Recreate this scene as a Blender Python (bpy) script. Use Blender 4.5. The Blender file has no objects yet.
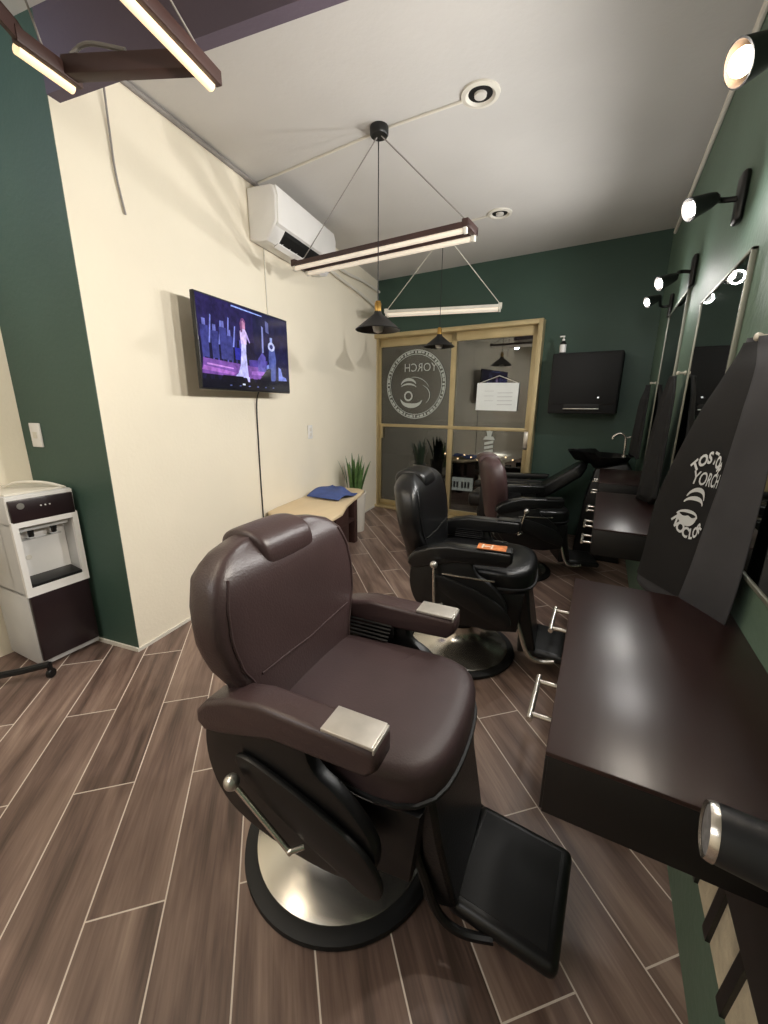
import bpy, bmesh, math, random
from mathutils import Vector, Matrix, noise
random.seed(7)
PI = math.pi
R = math.radians
scene = bpy.context.scene
COL = scene.collection

# ------------------------------------------------------------------ materials
def lin(c):
    if isinstance(c, str):
        c = [int(c[i:i + 2], 16) / 255 for i in (0, 2, 4)]
    return tuple((v / 12.92 if v <= .04045 else ((v + .055) / 1.055) ** 2.4) for v in c) + (1.0,)

def mat(name, c, rough=.5, metal=0.0, var=0.0, scale=6.0, bump=0.0, bscale=60.0, emit=None, estr=0.0,
        coat=0.0, spec=.5, stretch=(1, 1, 1), detail=4.0):
    m = bpy.data.materials.new(name)
    m.use_nodes = True
    nt = m.node_tree
    b = nt.nodes['Principled BSDF']
    c = lin(c)
    b.inputs['Base Color'].default_value = c
    b.inputs['Roughness'].default_value = rough
    b.inputs['Metallic'].default_value = metal
    b.inputs['Specular IOR Level'].default_value = spec
    b.inputs['Coat Weight'].default_value = coat
    b.inputs['Coat Roughness'].default_value = .15
    if emit:
        b.inputs['Emission Color'].default_value = lin(emit)
        b.inputs['Emission Strength'].default_value = estr
    tc = nt.nodes.new('ShaderNodeTexCoord')
    mp = nt.nodes.new('ShaderNodeMapping')
    mp.inputs['Scale'].default_value = stretch
    nt.links.new(tc.outputs['Object'], mp.inputs['Vector'])
    nz = nt.nodes.new('ShaderNodeTexNoise')
    nz.inputs['Scale'].default_value = scale
    nz.inputs['Detail'].default_value = detail
    nt.links.new(mp.outputs['Vector'], nz.inputs['Vector'])
    v = max(var, .02)
    rp = nt.nodes.new('ShaderNodeValToRGB')
    rp.color_ramp.elements[0].position = .3
    rp.color_ramp.elements[1].position = .7
    rp.color_ramp.elements[0].color = tuple(max(0, x * (1 - v)) for x in c[:3]) + (1,)
    rp.color_ramp.elements[1].color = tuple(min(1, x * (1 + v)) for x in c[:3]) + (1,)
    nt.links.new(nz.outputs['Fac'], rp.inputs['Fac'])
    nt.links.new(rp.outputs['Color'], b.inputs['Base Color'])
    if bump:
        n2 = nt.nodes.new('ShaderNodeTexNoise')
        n2.inputs['Scale'].default_value = bscale
        n2.inputs['Detail'].default_value = 5
        nt.links.new(mp.outputs['Vector'], n2.inputs['Vector'])
        bp = nt.nodes.new('ShaderNodeBump')
        bp.inputs['Strength'].default_value = bump
        bp.inputs['Distance'].default_value = .01
        nt.links.new(n2.outputs['Fac'], bp.inputs['Height'])
        nt.links.new(bp.outputs['Normal'], b.inputs['Normal'])
    return m

def floor_material():
    m = bpy.data.materials.new('wood_look_tile')
    m.use_nodes = True
    nt = m.node_tree
    N, L = nt.nodes, nt.links
    b = N['Principled BSDF']
    def val(x):
        n = N.new('ShaderNodeValue'); n.outputs[0].default_value = x; return n.outputs[0]
    def mth(op, a, bb=None, c=None):
        n = N.new('ShaderNodeMath'); n.operation = op
        for i, x in enumerate((a, bb, c)):
            if x is None: continue
            if isinstance(x, (int, float)): n.inputs[i].default_value = x
            else: L.new(x, n.inputs[i])
        return n.outputs[0]
    tc = N.new('ShaderNodeTexCoord')
    sp = N.new('ShaderNodeSeparateXYZ')
    L.new(tc.outputs['Object'], sp.inputs[0])
    X, Y = sp.outputs[0], sp.outputs[1]
    th = R(47)
    u = mth('SUBTRACT', mth('MULTIPLY', X, math.cos(th)), mth('MULTIPLY', Y, math.sin(th)))
    n = mth('ADD', mth('MULTIPLY', X, math.sin(th)), mth('MULTIPLY', Y, math.cos(th)))
    W, LEN = .19, .83
    ns = mth('DIVIDE', mth('ADD', n, .544), W)
    k = mth('FLOOR', ns)
    fn = mth('SUBTRACT', ns, k)
    us = mth('DIVIDE', mth('SUBTRACT', mth('ADD', u, .92), mth('MULTIPLY', k, .42)), LEN)
    j = mth('FLOOR', us)
    fu = mth('SUBTRACT', us, j)
    en = mth('MULTIPLY', mth('MINIMUM', fn, mth('SUBTRACT', 1, fn)), W)
    eu = mth('MULTIPLY', mth('MINIMUM', fu, mth('SUBTRACT', 1, fu)), LEN)
    edge = mth('MINIMUM', en, eu)
    grout = mth('LESS_THAN', edge, .0021)
    # per-plank random
    cb = N.new('ShaderNodeCombineXYZ')
    L.new(k, cb.inputs[0]); L.new(j, cb.inputs[1])
    wn = N.new('ShaderNodeTexWhiteNoise'); wn.noise_dimensions = '3D'
    L.new(cb.outputs[0], wn.inputs['Vector'])
    # grain
    g = N.new('ShaderNodeCombineXYZ')
    L.new(mth('MULTIPLY', u, 1.5), g.inputs[0])
    L.new(mth('MULTIPLY', n, 14.0), g.inputs[1])
    L.new(mth('MULTIPLY', wn.outputs['Value'], 37.0), g.inputs[2])
    nz = N.new('ShaderNodeTexNoise')
    nz.inputs['Scale'].default_value = 1.0; nz.inputs['Detail'].default_value = 6; nz.inputs['Distortion'].default_value = .6
    L.new(g.outputs[0], nz.inputs['Vector'])
    g2 = N.new('ShaderNodeCombineXYZ')
    L.new(mth('MULTIPLY', u, 6), g2.inputs[0]); L.new(mth('MULTIPLY', n, 130.0), g2.inputs[1])
    L.new(mth('MULTIPLY', wn.outputs['Value'], 11.0), g2.inputs[2])
    nz2 = N.new('ShaderNodeTexNoise')
    nz2.inputs['Scale'].default_value = 1.0; nz2.inputs['Detail'].default_value = 4
    L.new(g2.outputs[0], nz2.inputs['Vector'])
    f = mth('ADD', mth('MULTIPLY', nz.outputs['Fac'], .72), mth('ADD', mth('MULTIPLY', nz2.outputs['Fac'], .2), mth('MULTIPLY', wn.outputs['Value'], .12)))
    rp = N.new('ShaderNodeValToRGB')
    e = rp.color_ramp.elements
    e[0].position = .34; e[0].color = lin('4c3d35')
    e[1].position = .74; e[1].color = lin('a48e7f')
    for p_, c_ in ((.46, '6d584f'), (.58, '867064')):
        x = e.new(p_); x.color = lin(c_)
    L.new(f, rp.inputs['Fac'])
    mx = N.new('ShaderNodeMix'); mx.data_type = 'RGBA'
    L.new(grout, mx.inputs[0]); L.new(rp.outputs['Color'], mx.inputs[6])
    mx.inputs[7].default_value = lin('dccfc2')
    L.new(mx.outputs[2], b.inputs['Base Color'])
    L.new(mth('ADD', mth('MULTIPLY', grout, .3), mth('ADD', .36, mth('MULTIPLY', nz2.outputs['Fac'], .12))), b.inputs['Roughness'])
    bp = N.new('ShaderNodeBump'); bp.inputs['Strength'].default_value = .25; bp.inputs['Distance'].default_value = .003
    L.new(mth('SUBTRACT', nz2.outputs['Fac'], mth('MULTIPLY', grout, 1.0)), bp.inputs['Height'])
    L.new(bp.outputs['Normal'], b.inputs['Normal'])
    return m

def glass_material(name, refl=.22, tint='8f9390'):
    m = bpy.data.materials.new(name)
    m.use_nodes = True
    nt = m.node_tree
    for n in list(nt.nodes):
        if n.type == 'BSDF_PRINCIPLED': nt.nodes.remove(n)
    out = nt.nodes['Material Output']
    t = nt.nodes.new('ShaderNodeBsdfTransparent'); t.inputs[0].default_value = lin(tint)
    g = nt.nodes.new('ShaderNodeBsdfGlossy'); g.inputs['Roughness'].default_value = .01
    nz = nt.nodes.new('ShaderNodeTexNoise'); nz.inputs['Scale'].default_value = 3
    mr = nt.nodes.new('ShaderNodeMapRange')
    mr.inputs['To Min'].default_value = refl * .85; mr.inputs['To Max'].default_value = refl * 1.15
    nt.links.new(nz.outputs['Fac'], mr.inputs['Value'])
    mx = nt.nodes.new('ShaderNodeMixShader')
    nt.links.new(mr.outputs[0], mx.inputs[0])
    nt.links.new(t.outputs[0], mx.inputs[1]); nt.links.new(g.outputs[0], mx.inputs[2])
    nt.links.new(mx.outputs[0], out.inputs[0])
    return m

def screen_material():
    m = bpy.data.materials.new('television_picture')
    m.use_nodes = True
    nt = m.node_tree
    b = nt.nodes['Principled BSDF']
    at = nt.nodes.new('ShaderNodeVertexColor'); at.layer_name = 'Col'
    tc = nt.nodes.new('ShaderNodeTexCoord')
    nz = nt.nodes.new('ShaderNodeTexNoise'); nz.inputs['Scale'].default_value = 26; nz.inputs['Detail'].default_value = 3
    nt.links.new(tc.outputs['Object'], nz.inputs['Vector'])
    rp = nt.nodes.new('ShaderNodeValToRGB')
    rp.color_ramp.elements[0].position = .3; rp.color_ramp.elements[0].color = (.55, .55, .6, 1)
    rp.color_ramp.elements[1].position = .7; rp.color_ramp.elements[1].color = (1.3, 1.3, 1.35, 1)
    nt.links.new(nz.outputs['Fac'], rp.inputs['Fac'])
    mx = nt.nodes.new('ShaderNodeMix'); mx.data_type = 'RGBA'; mx.blend_type = 'MULTIPLY'; mx.inputs[0].default_value = 1
    nt.links.new(at.outputs['Color'], mx.inputs[6]); nt.links.new(rp.outputs['Color'], mx.inputs[7])
    b.inputs['Base Color'].default_value = (.01, .01, .015, 1)
    b.inputs['Roughness'].default_value = .12
    nt.links.new(mx.outputs[2], b.inputs['Emission Color'])
    b.inputs['Emission Strength'].default_value = .95
    return m

M = dict(
    cream=mat('cream_wall_paint', 'efe6d2', .75, var=.04, scale=1.3, bump=.12, bscale=55),
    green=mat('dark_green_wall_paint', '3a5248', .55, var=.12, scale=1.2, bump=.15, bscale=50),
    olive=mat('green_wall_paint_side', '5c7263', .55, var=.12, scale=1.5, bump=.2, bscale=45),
    ceiling=mat('white_ceiling_paint', 'cbc8c4', .85, var=.07, scale=.9, bump=.15, bscale=35),
    beam=mat('dark_grey_purple_paint', '5d5260', .8, var=.1, scale=2, bump=.1),
    floor=floor_material(),
    white=mat('white_plastic', 'e9e7e4', .35),
    greywhite=mat('pale_grey_enamel', 'c9c9c8', .4, var=.04),
    offwhite=mat('off_white_trim', 'ded9cd', .6, var=.05),
    brown_leather=mat('dark_brown_vinyl', '3f3030', .36, var=.12, scale=5, bump=.12, bscale=180),
    brown_seat=mat('brown_seat_vinyl', '423334', .5, var=.1, scale=8, bump=.08, bscale=180),
    plum_leather=mat('plum_brown_vinyl', '4a3737', .38, var=.1, scale=5, bump=.1, bscale=180),
    black_leather=mat('black_vinyl', '0e0e0f', .32, var=.15, scale=5, bump=.12, bscale=160),
    black=mat('black_plastic', '0b0b0c', .4, var=.1),
    black_matte=mat('matte_black', '0d0d0e', .7, var=.1),
    rubber=mat('black_rubber', '0b0b0c', .6),
    chrome=mat('polished_chrome', 'ded9d0', .24, .95, var=.05, scale=3),
    steel=mat('brushed_steel', 'cfcac2', .35, .55, var=.18, scale=12),
    silver=mat('satin_silver', 'cfccc6', .3, .9),
    gold=mat('champagne_aluminium', 'c6b48a', .38, .45, var=.08),
    dispdark=mat('dark_burgundy_panel', '24181b', .3, var=.1),
    counter=mat('espresso_wood', '2a1917', .31, var=.25, scale=4, stretch=(1, .15, 1), coat=.0, bump=.05, bscale=30),
    counter_edge=mat('espresso_wood_front', '0a0808', .5, var=.2),
    mirror=mat('mirror_silver', 'a9ada9', .02, 1.0),
    frame=mat('silver_mirror_frame', '8a8b80', .4, .6),
    darkwood=mat('dark_stained_wood', '3a2420', .55, var=.25, scale=5, stretch=(1, .1, 1)),
    tube=mat('white_light_tube', 'f3ead8', .3, emit='ffeedd', estr=.25),
    tube_warm=mat('warm_light_tube', 'ffe3b8', .3, emit='ffe0b2', estr=.75),
    bulb=mat('lit_bulb', 'ffffff', .3, emit='fff4e6', estr=40),
    bulb_warm=mat('lit_warm_bulb', 'fff0d8', .3, emit='ffc890', estr=45),
    bulb_off=mat('frosted_bulb', 'd8d4cc', .35),
    cord=mat('black_cord', '1a191a', .6),
    greycord=mat('grey_cord', '8f8a86', .6),
    brass=mat('brass_socket', 'b08a4a', .3, 1.0),
    glass=glass_material('door_glass', .15, 'c4c7c3'),
    decal=mat('frosted_white_decal', 'b9bdb6', .7, emit='aab0a8', estr=.05),
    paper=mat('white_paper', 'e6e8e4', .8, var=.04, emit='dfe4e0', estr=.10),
    screen=screen_material(),
    tan=mat('pale_tan_wood', 'dcc6a2', .5, var=.1, scale=3, stretch=(1, .2, 1)),
    blue=mat('blue_cloth', '44568f', .85, var=.2, scale=12),
    leaf=mat('snake_plant_green', '4d6b3a', .45, var=.35, scale=30),
    leaf_dark=mat('dark_plant_green', '1c2a1c', .45, var=.35, scale=30),
    soil=mat('potting_soil', '2a1f18', .95, var=.3, scale=40),
    potwhite=mat('white_ceramic', 'd6cfc2', .45, var=.05),
    silverpot=mat('silver_pot', 'a8a8a8', .22, .95, var=.1),
    cape=mat('charcoal_cape_cloth', '3a3a3e', .8, var=.2, scale=5, bump=.04, bscale=60),
    cape_black=mat('black_cape_cloth', '0d0d10', .75, var=.25, scale=5, bump=.04, bscale=60),
    print_white=mat('white_print', 'd9dde0', .6),
    orange=mat('orange_label', 'c9763f', .5, var=.35, scale=40),
    label_white=mat('label_print', 'e8d9c4', .5),
    asphalt=mat('street_asphalt', '2b2927', .9, var=.3, scale=8),
    facade=mat('street_facade', '4a4543', .9, var=.2, scale=2),
    facade_red=mat('dark_red_facade', '3a1414', .8, var=.2, scale=2),
    carpaint=mat('dark_car_paint', '15161a', .25, .3, coat=.6),
    carred=mat('dark_red_car_paint', '3c0d12', .25, .3, coat=.6),
    carglass=mat('car_window', '08090b', .08),
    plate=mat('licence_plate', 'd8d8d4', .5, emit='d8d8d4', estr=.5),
    plate_mark=mat('licence_plate_mark', '77777a', .5),
    lamp_white=mat('headlamp', 'ffffff', .2, emit='fff6ea', estr=3),
    fairy=mat('fairy_light_bulb', 'ffd9b0', .3, emit='ffcfa0', estr=6),
    stone=mat('cream_stone', 'cfc3aa', .9, var=.18, scale=14, bump=.5, bscale=60),
    greymesh=mat('grey_intake_mesh', '77777a', .6, var=.3, scale=120),
    dryer=mat('dark_grey_dryer_plastic', '232326', .35),
    screw=mat('dark_grille', '050505', .6),
    led=mat('indicator_light', 'e8e8e8', .3, emit='ffffff', estr=.6),
)

# ------------------------------------------------------------------ mesh builder
class MB:
    def __init__(self):
        self.bm = bmesh.new()
        self.mi = 0
    def _add(self, tmp, mtx=None):
        if mtx is not None: tmp.transform(mtx)
        for f in tmp.faces: f.material_index = self.mi
        me = bpy.data.meshes.new('t'); tmp.to_mesh(me); tmp.free()
        self.bm.from_mesh(me); bpy.data.meshes.remove(me)
        return self
    def box(self, c, s, bev=0.0, rot=None, seg=2):
        t = bmesh.new(); bmesh.ops.create_cube(t, size=1)
        t.transform(Matrix.Diagonal((s[0], s[1], s[2], 1)))
        if bev: bmesh.ops.bevel(t, geom=t.edges[:], offset=bev, segments=seg, profile=.5, affect='EDGES')
        m = Matrix.Translation(c)
        if rot: m = m @ Matrix.Rotation(rot[2], 4, 'Z') @ Matrix.Rotation(rot[1], 4, 'Y') @ Matrix.Rotation(rot[0], 4, 'X')
        return self._add(t, m)
    def cyl(self, a, b, r, r2=None, seg=20, cap=True):
        a, b = Vector(a), Vector(b); r2 = r if r2 is None else r2
        t = bmesh.new()
        bmesh.ops.create_cone(t, cap_ends=cap, segments=seg, radius1=r, radius2=r2, depth=(b - a).length)
        q = Vector((0, 0, 1)).rotation_difference(b - a)
        return self._add(t, Matrix.Translation((a + b) / 2) @ q.to_matrix().to_4x4())
    def sphere(self, c, r, s=(1, 1, 1), seg=16):
        t = bmesh.new(); bmesh.ops.create_uvsphere(t, u_segments=seg, v_segments=max(6, seg // 2), radius=r)
        return self._add(t, Matrix.Translation(c) @ Matrix.Diagonal((s[0], s[1], s[2], 1)))
    def lathe(self, prof, c=(0, 0, 0), seg=48, axis=None):
        t = bmesh.new(); rings = []
        for r, z in prof:
            if r < 1e-5: rings.append([t.verts.new((0, 0, z))])
            else: rings.append([t.verts.new((r * math.cos(2 * PI * i / seg), r * math.sin(2 * PI * i / seg), z)) for i in range(seg)])
        for A, B in zip(rings, rings[1:]):
            for i in range(seg):
                j = (i + 1) % seg
                if len(A) == 1 and len(B) == 1: continue
                if len(A) == 1: t.faces.new((A[0], B[i], B[j]))
                elif len(B) == 1: t.faces.new((A[i], A[j], B[0]))
                else: t.faces.new((A[i], A[j], B[j], B[i]))
        bmesh.ops.recalc_face_normals(t, faces=t.faces[:])
        m = Matrix.Translation(c)
        if axis is not None: m = m @ Vector((0, 0, 1)).rotation_difference(Vector(axis)).to_matrix().to_4x4()
        return self._add(t, m)
    def tube(self, pts, r, seg=8, smooth=True, closed=False):
        pts = [Vector(p) for p in pts]
        if smooth and len(pts) > 2:
            out = []
            P = [pts[0]] + pts + [pts[-1]]
            for i in range(1, len(P) - 2):
                for k in range(6):
                    u = k / 6; p0, p1, p2, p3 = P[i - 1], P[i], P[i + 1], P[i + 2]
                    out.append(.5 * ((2 * p1) + (p2 - p0) * u + (2 * p0 - 5 * p1 + 4 * p2 - p3) * u * u + (3 * p1 - p0 - 3 * p2 + p3) * u ** 3))
            out.append(pts[-1]); pts = out
        t = bmesh.new(); rings = []
        d = (pts[1] - pts[0]).normalized()
        nrm = d.orthogonal().normalized()
        for i, p in enumerate(pts):
            dn = ((pts[min(i + 1, len(pts) - 1)] - pts[max(i - 1, 0)])).normalized()
            q = d.rotation_difference(dn); nrm = q @ nrm; d = dn
            b = d.cross(nrm)
            rr = r[min(i, len(r) - 1)] if isinstance(r, (list, tuple)) else r
            rings.append([t.verts.new(p + (nrm * math.cos(2 * PI * k / seg) + b * math.sin(2 * PI * k / seg)) * rr) for k in range(seg)])
        for A, B in zip(rings, rings[1:]):
            for k in range(seg):
                t.faces.new((A[k], A[(k + 1) % seg], B[(k + 1) % seg], B[k]))
        t.faces.new(rings[0][::-1]); t.faces.new(rings[-1])
        bmesh.ops.recalc_face_normals(t, faces=t.faces[:])
        return self._add(t)
    def prism(self, poly, plane, a, b, bev=0.0, seg=2, mtx=None):
        """poly: 2D outline; plane 'xz','yz','xy'; extruded from a to b along the third axis"""
        t = bmesh.new()
        def P(u, v, w):
            return {'xz': (u, w, v), 'yz': (w, u, v), 'xy': (u, v, w)}[plane]
        A = [t.verts.new(P(u, v, a)) for u, v in poly]
        B = [t.verts.new(P(u, v, b)) for u, v in poly]
        n = len(poly)
        t.faces.new(A); t.faces.new(B[::-1])
        for i in range(n): t.faces.new((A[i], B[i], B[(i + 1) % n], A[(i + 1) % n]))
        bmesh.ops.recalc_face_normals(t, faces=t.faces[:])
        if bev:
            es = [e for e in t.edges if any(len(f.verts) > 4 or f in () for f in e.link_faces)] if n > 4 else t.edges[:]
            bmesh.ops.bevel(t, geom=es, offset=bev, segments=seg, profile=.5, affect='EDGES')
        return self._add(t, mtx)
    def loft(self, rings, cap=True, closed=True):
        t = bmesh.new()
        V = [[t.verts.new(p) for p in r] for r in rings]
        n = len(V[0])
        for A, B in zip(V, V[1:]):
            for i in range(n if closed else n - 1):
                j = (i + 1) % n
                t.faces.new((A[i], A[j], B[j], B[i]))
        if cap and closed:
            t.faces.new(V[0][::-1]); t.faces.new(V[-1])
        bmesh.ops.recalc_face_normals(t, faces=t.faces[:])
        return self._add(t)
    def poly(self, pts):
        t = bmesh.new(); t.faces.new([t.verts.new(p) for p in pts])
        return self._add(t)
    def text(self, s, size, fn, bold=0.0):
        cu = bpy.data.curves.new('txt', 'FONT'); cu.body = s; cu.size = size; cu.align_x = 'CENTER'; cu.align_y = 'CENTER'
        cu.resolution_u = 3; cu.offset = bold
        ob = bpy.data.objects.new('txt', cu); COL.objects.link(ob)
        bpy.context.view_layer.update()
        me = bpy.data.meshes.new_from_object(ob)
        t = bmesh.new(); t.from_mesh(me)
        for v in t.verts: v.co = Vector(fn(v.co.x, v.co.y))
        bpy.data.objects.remove(ob); bpy.data.curves.remove(cu); bpy.data.meshes.remove(me)
        return self._add(t)
    def map(self, fn):
        for v in self.bm.verts: v.co = Vector(fn(v.co))
        return self
    def build(self, name, m, parent=None, angle=38, flat=False, recalc=True):
        if recalc: bmesh.ops.recalc_face_normals(self.bm, faces=self.bm.faces[:])
        me = bpy.data.meshes.new(name); self.bm.to_mesh(me); self.bm.free()
        for x in (m if isinstance(m, (list, tuple)) else [m]): me.materials.append(x)
        if not flat:
            for p in me.polygons: p.use_smooth = True
            me.set_sharp_from_angle(angle=R(angle))
        o = bpy.data.objects.new(name, me); COL.objects.link(o)
        if parent is not None: o.parent = parent
        return o

def chaikin(P, n=2):
    for _ in range(n):
        Q = []
        for i, a in enumerate(P):
            b = P[(i + 1) % len(P)]
            Q += [(a[0] * .75 + b[0] * .25, a[1] * .75 + b[1] * .25), (a[0] * .25 + b[0] * .75, a[1] * .25 + b[1] * .75)]
        P = Q
    return P

def tag(o, label=None, cat=None, group=None, kind=None):
    if label: o['label'] = label
    if cat: o['category'] = cat
    if group: o['group'] = group
    if kind: o['kind'] = kind
    return o

def thing(name, label, cat, loc=(0, 0, 0), rz=0.0, group=None):
    o = bpy.data.objects.new(name, None); COL.objects.link(o)
    o.empty_display_size = .05
    o.location = loc; o.rotation_euler = (0, 0, rz)
    return tag(o, label, cat, group)

def struct(name, mb, m, parent=None, **k):
    o = mb.build(name, m, parent, **k)
    if parent is None: o['kind'] = 'structure'
    return o

def copy_tree(o, parent=None):
    c = o.copy(); COL.objects.link(c)
    if parent is not None:
        c.parent = parent
        c.matrix_parent_inverse = o.matrix_parent_inverse.copy()
    for ch in list(o.children): copy_tree(ch, c)
    return c

# ------------------------------------------------------------------ room frame
XR = .33                                        # right wall plane
CEIL = 2.73
PC = Vector((-2.075, 1.10, 0))                  # pillar corner on the floor
AL = R(7.69)                                    # left wall runs along (-sin, cos)
dL = Vector((-math.sin(AL), math.cos(AL), 0)); nL = Vector((math.cos(AL), math.sin(AL), 0))
AF = R(-3.94)                                   # far wall
DP = Vector((-2.436, 4.676, 0))
dF = Vector((math.cos(AF), math.sin(AF), 0)); nF = Vector((math.sin(AF), -math.cos(AF), 0))   # to the right, towards the room
def lw(s, o, z): return PC + dL * s + nL * o + Vector((0, 0, z))          # s metres along the left wall
def fw(s, o, z): return DP + dF * s + nF * o + Vector((0, 0, z))          # s metres along the far wall
def hit(p, d, q, e):                            # 2D line intersection
    den = d.x * e.y - d.y * e.x
    t = ((q.x - p.x) * e.y - (q.y - p.y) * e.x) / den
    return p + d * t
CL = hit(PC, dL, DP, dF)                        # far left corner
CR = Vector((XR, DP.y + dF.y / dF.x * (XR - DP.x), 0))
SL = (CL - PC).length
XN = -2.66                                      # near left wall
YN = -2.4                                       # wall behind the camera
PCL = PC - nL * ((PC.x - XN) / nL.x)            # inner corner at the left of the pillar

def wall_quad(name, a, b, m, thick, z0=0, z1=CEIL, side=1):
    a, b = Vector(a), Vector(b); d = (b - a).normalized(); n = Vector((-d.y, d.x, 0)) * side * thick
    t = MB(); t.prism([(a.x, a.y), (b.x, b.y), (b.x + n.x, b.y + n.y), (a.x + n.x, a.y + n.y)], 'xy', z0, z1)
    return struct(name, t, m, flat=True)

# floor / ceiling
f = MB(); f.box((-1.2, 1.25, -.05), (4.4, 8.0, .1)); struct('floor', f, M['floor'], flat=True)
c = MB(); c.box((-1.2, 1.25, CEIL + .05), (4.4, 8.0, .1)); ceiling = struct('ceiling', c, M['ceiling'], flat=True)
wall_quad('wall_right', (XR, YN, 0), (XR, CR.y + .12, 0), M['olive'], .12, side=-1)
wall_quad('wall_left', PC + dL * .004, CL, M['cream'], .12)
wall_quad('wall_near_left', (XN, YN, 0), (XN, PCL.y, 0), M['cream'], .12)
wall_quad('wall_front', (XN - .12, YN, 0), (XR + .12, YN, 0), M['cream'], .12, side=-1)
# pillar return (dark green face looking at the camera)
wall_quad('wall_pillar', PCL, PC, M['green'], .004)
# far wall with the door opening
s0, s1, HD = -.115, 1.83, 2.125
sR = (CR - DP).length
def farblock(t, a, b, z0, z1):
    A, B, D, E_ = fw(a, 0, 0), fw(b, 0, 0), fw(b, -.12, 0), fw(a, -.12, 0)
    t.prism([(v.x, v.y) for v in (A, B, D, E_)], 'xy', z0, z1)
t = MB(); farblock(t, s0 - .2, s1, HD, CEIL); farblock(t, s1, sR + .1, 0, CEIL)
struct('wall_far', t, M['green'], flat=True)
# dark dropped beam flush with the pillar
t = MB()
A = PC - nL * .0; B = PC + nL * 2.45
t.prism([(A.x, A.y), (B.x, B.y), (B.x + dL.x * .05, B.y + dL.y * .05), (A.x + dL.x * .05, A.y + dL.y * .05)], 'xy', 2.465, CEIL)
struct('ceiling_beam', t, M['beam'], flat=True)
# thin white skirting at the pillar foot and the left wall
t = MB()
A, B = PCL, PC + nL * .008
t.prism([(v.x, v.y) for v in (A, B, B - dL * .01, A - dL * .01)], 'xy', 0, .02)
struct('baseboard_pillar', t, M['offwhite'], flat=True)
t = MB()
A, B = PC, PC + dL * SL
t.prism([(v.x, v.y) for v in (A, B, B + nL * .008, A + nL * .008)], 'xy', 0, .018)
struct('baseboard_left', t, M['offwhite'], flat=True)
# conduit in the corner of ceiling and left wall
t = MB(); t.tube([lw(.15, .012, CEIL - .015), lw(1.36, .012, CEIL - .015)], .013, smooth=False)
struct('trim_1', t, M['greycord'])
# pale coving strip along the right wall
t = MB(); t.tube([(XR - .012, -.5, CEIL - .10), (XR - .012, 1.4, CEIL - .10), (XR - .012, 2.9, CEIL - .11), (XR - .012, 4.2, CEIL - .12)], .012)
struct('trim_2', t, M['offwhite'])

# ------------------------------------------------------------------ sliding glass door
door = bpy.data.objects.new('door_1', None); COL.objects.link(door)
door['kind'] = 'structure'
door.location = fw(0, 0, 0); door.rotation_euler = (0, 0, AF)
# local: x along the far wall, -y to the room
t = MB()
t.box((s1 - .02, -.035, HD / 2), (.045, .15, HD), .004)
t.box((s0 + .006, -.0, HD / 2), (.02, .08, HD), .003)
t.box(((s0 + s1) / 2, -.035, HD - .022), (s1 - s0, .15, .045), .004)
t.box(((s0 + s1) / 2, -.035, .015), (s1 - s0, .15, .03), .003)
t.build('door_frame', M['gold'], door)
def sash(x0, x1, y, stile_l, stile_r):
    t = MB(); zt = HD - .045; zb = .03
    t.box((x0 + stile_l / 2, y, (zt + zb) / 2), (stile_l, .03, zt - zb), .003)
    t.box((x1 - stile_r / 2, y, (zt + zb) / 2), (stile_r, .03, zt - zb), .003)
    t.box(((x0 + x1) / 2, y, zt - .045), (x1 - x0, .03, .09), .003)
    t.box(((x0 + x1) / 2, y, zb + .03), (x1 - x0, .03, .06), .003)
    t.box(((x0 + x1) / 2, y - .004, 1.062), (x1 - x0, .036, .036), .003)
    o = t.build('door_sash', M['gold'], door)
    g = MB(); g.box(((x0 + x1) / 2, y + .004, (zt + zb) / 2), (x1 - x0 - .02, .005, zt - zb - .02))
    g.build('door_pane', M['glass'], o, flat=True)
    return o
sa = sash(s0 + .016, .925, .02, .022, .06)
sb = sash(.865, s1 - .04, -.02, .06, .06)
t = MB(); t.box((s0 + .06, .0, .98), (.026, .035, .16), .008)
t.build('door_pull', M['gold'], sa)
t = MB(); t.box((s1 - .07, -.045, .955), (.055, .035, .19), .01)
t.build('door_lock', M['silver'], sb)
# round logo on the left pane (as read from the street, so mirrored here)
t = MB(); LC = (.403, 1.545); LR_ = .395; yl = .012
def ring(t, r0, r1, n=64):
    for i in range(n):
        a, b = 2 * PI * i / n, 2 * PI * (i + 1) / n
        t.poly([(LC[0] + r0 * math.cos(a), yl, LC[1] + r0 * math.sin(a)), (LC[0] + r1 * math.cos(a), yl, LC[1] + r1 * math.sin(a)),
                (LC[0] + r1 * math.cos(b), yl, LC[1] + r1 * math.sin(b)), (LC[0] + r0 * math.cos(b), yl, LC[1] + r0 * math.sin(b))])
ring(t, LR_ - .055, LR_ - .048); ring(t, LR_ - .010, LR_)
for i in range(48):                                   # the band of small lettering between the two lines reads as a row of strokes
    a = 2 * PI * i / 48; w = .011 + .006 * ((i * 7) % 3)
    r0, r1 = LR_ - .043 + .004 * ((i * 5) % 3), LR_ - .014
    pts = [(r0, -w), (r1, -w), (r1, w), (r0, w)]
    t.poly([(LC[0] + r * math.cos(a) - v * math.sin(a), yl, LC[1] + r * math.sin(a) + v * math.cos(a)) for r, v in pts])
t.text('YORCH', .125, lambda u, v: (LC[0] + .06 - u * 1.0, yl, LC[1] + .19 + v * 1.05))
def blob(t, pts, cx, cz, s, fn): t.poly([fn(cx + s * x, cz + s * z) for x, z in pts])
lf = lambda x, z: (LC[0] + x, yl, LC[1] + z)
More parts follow.
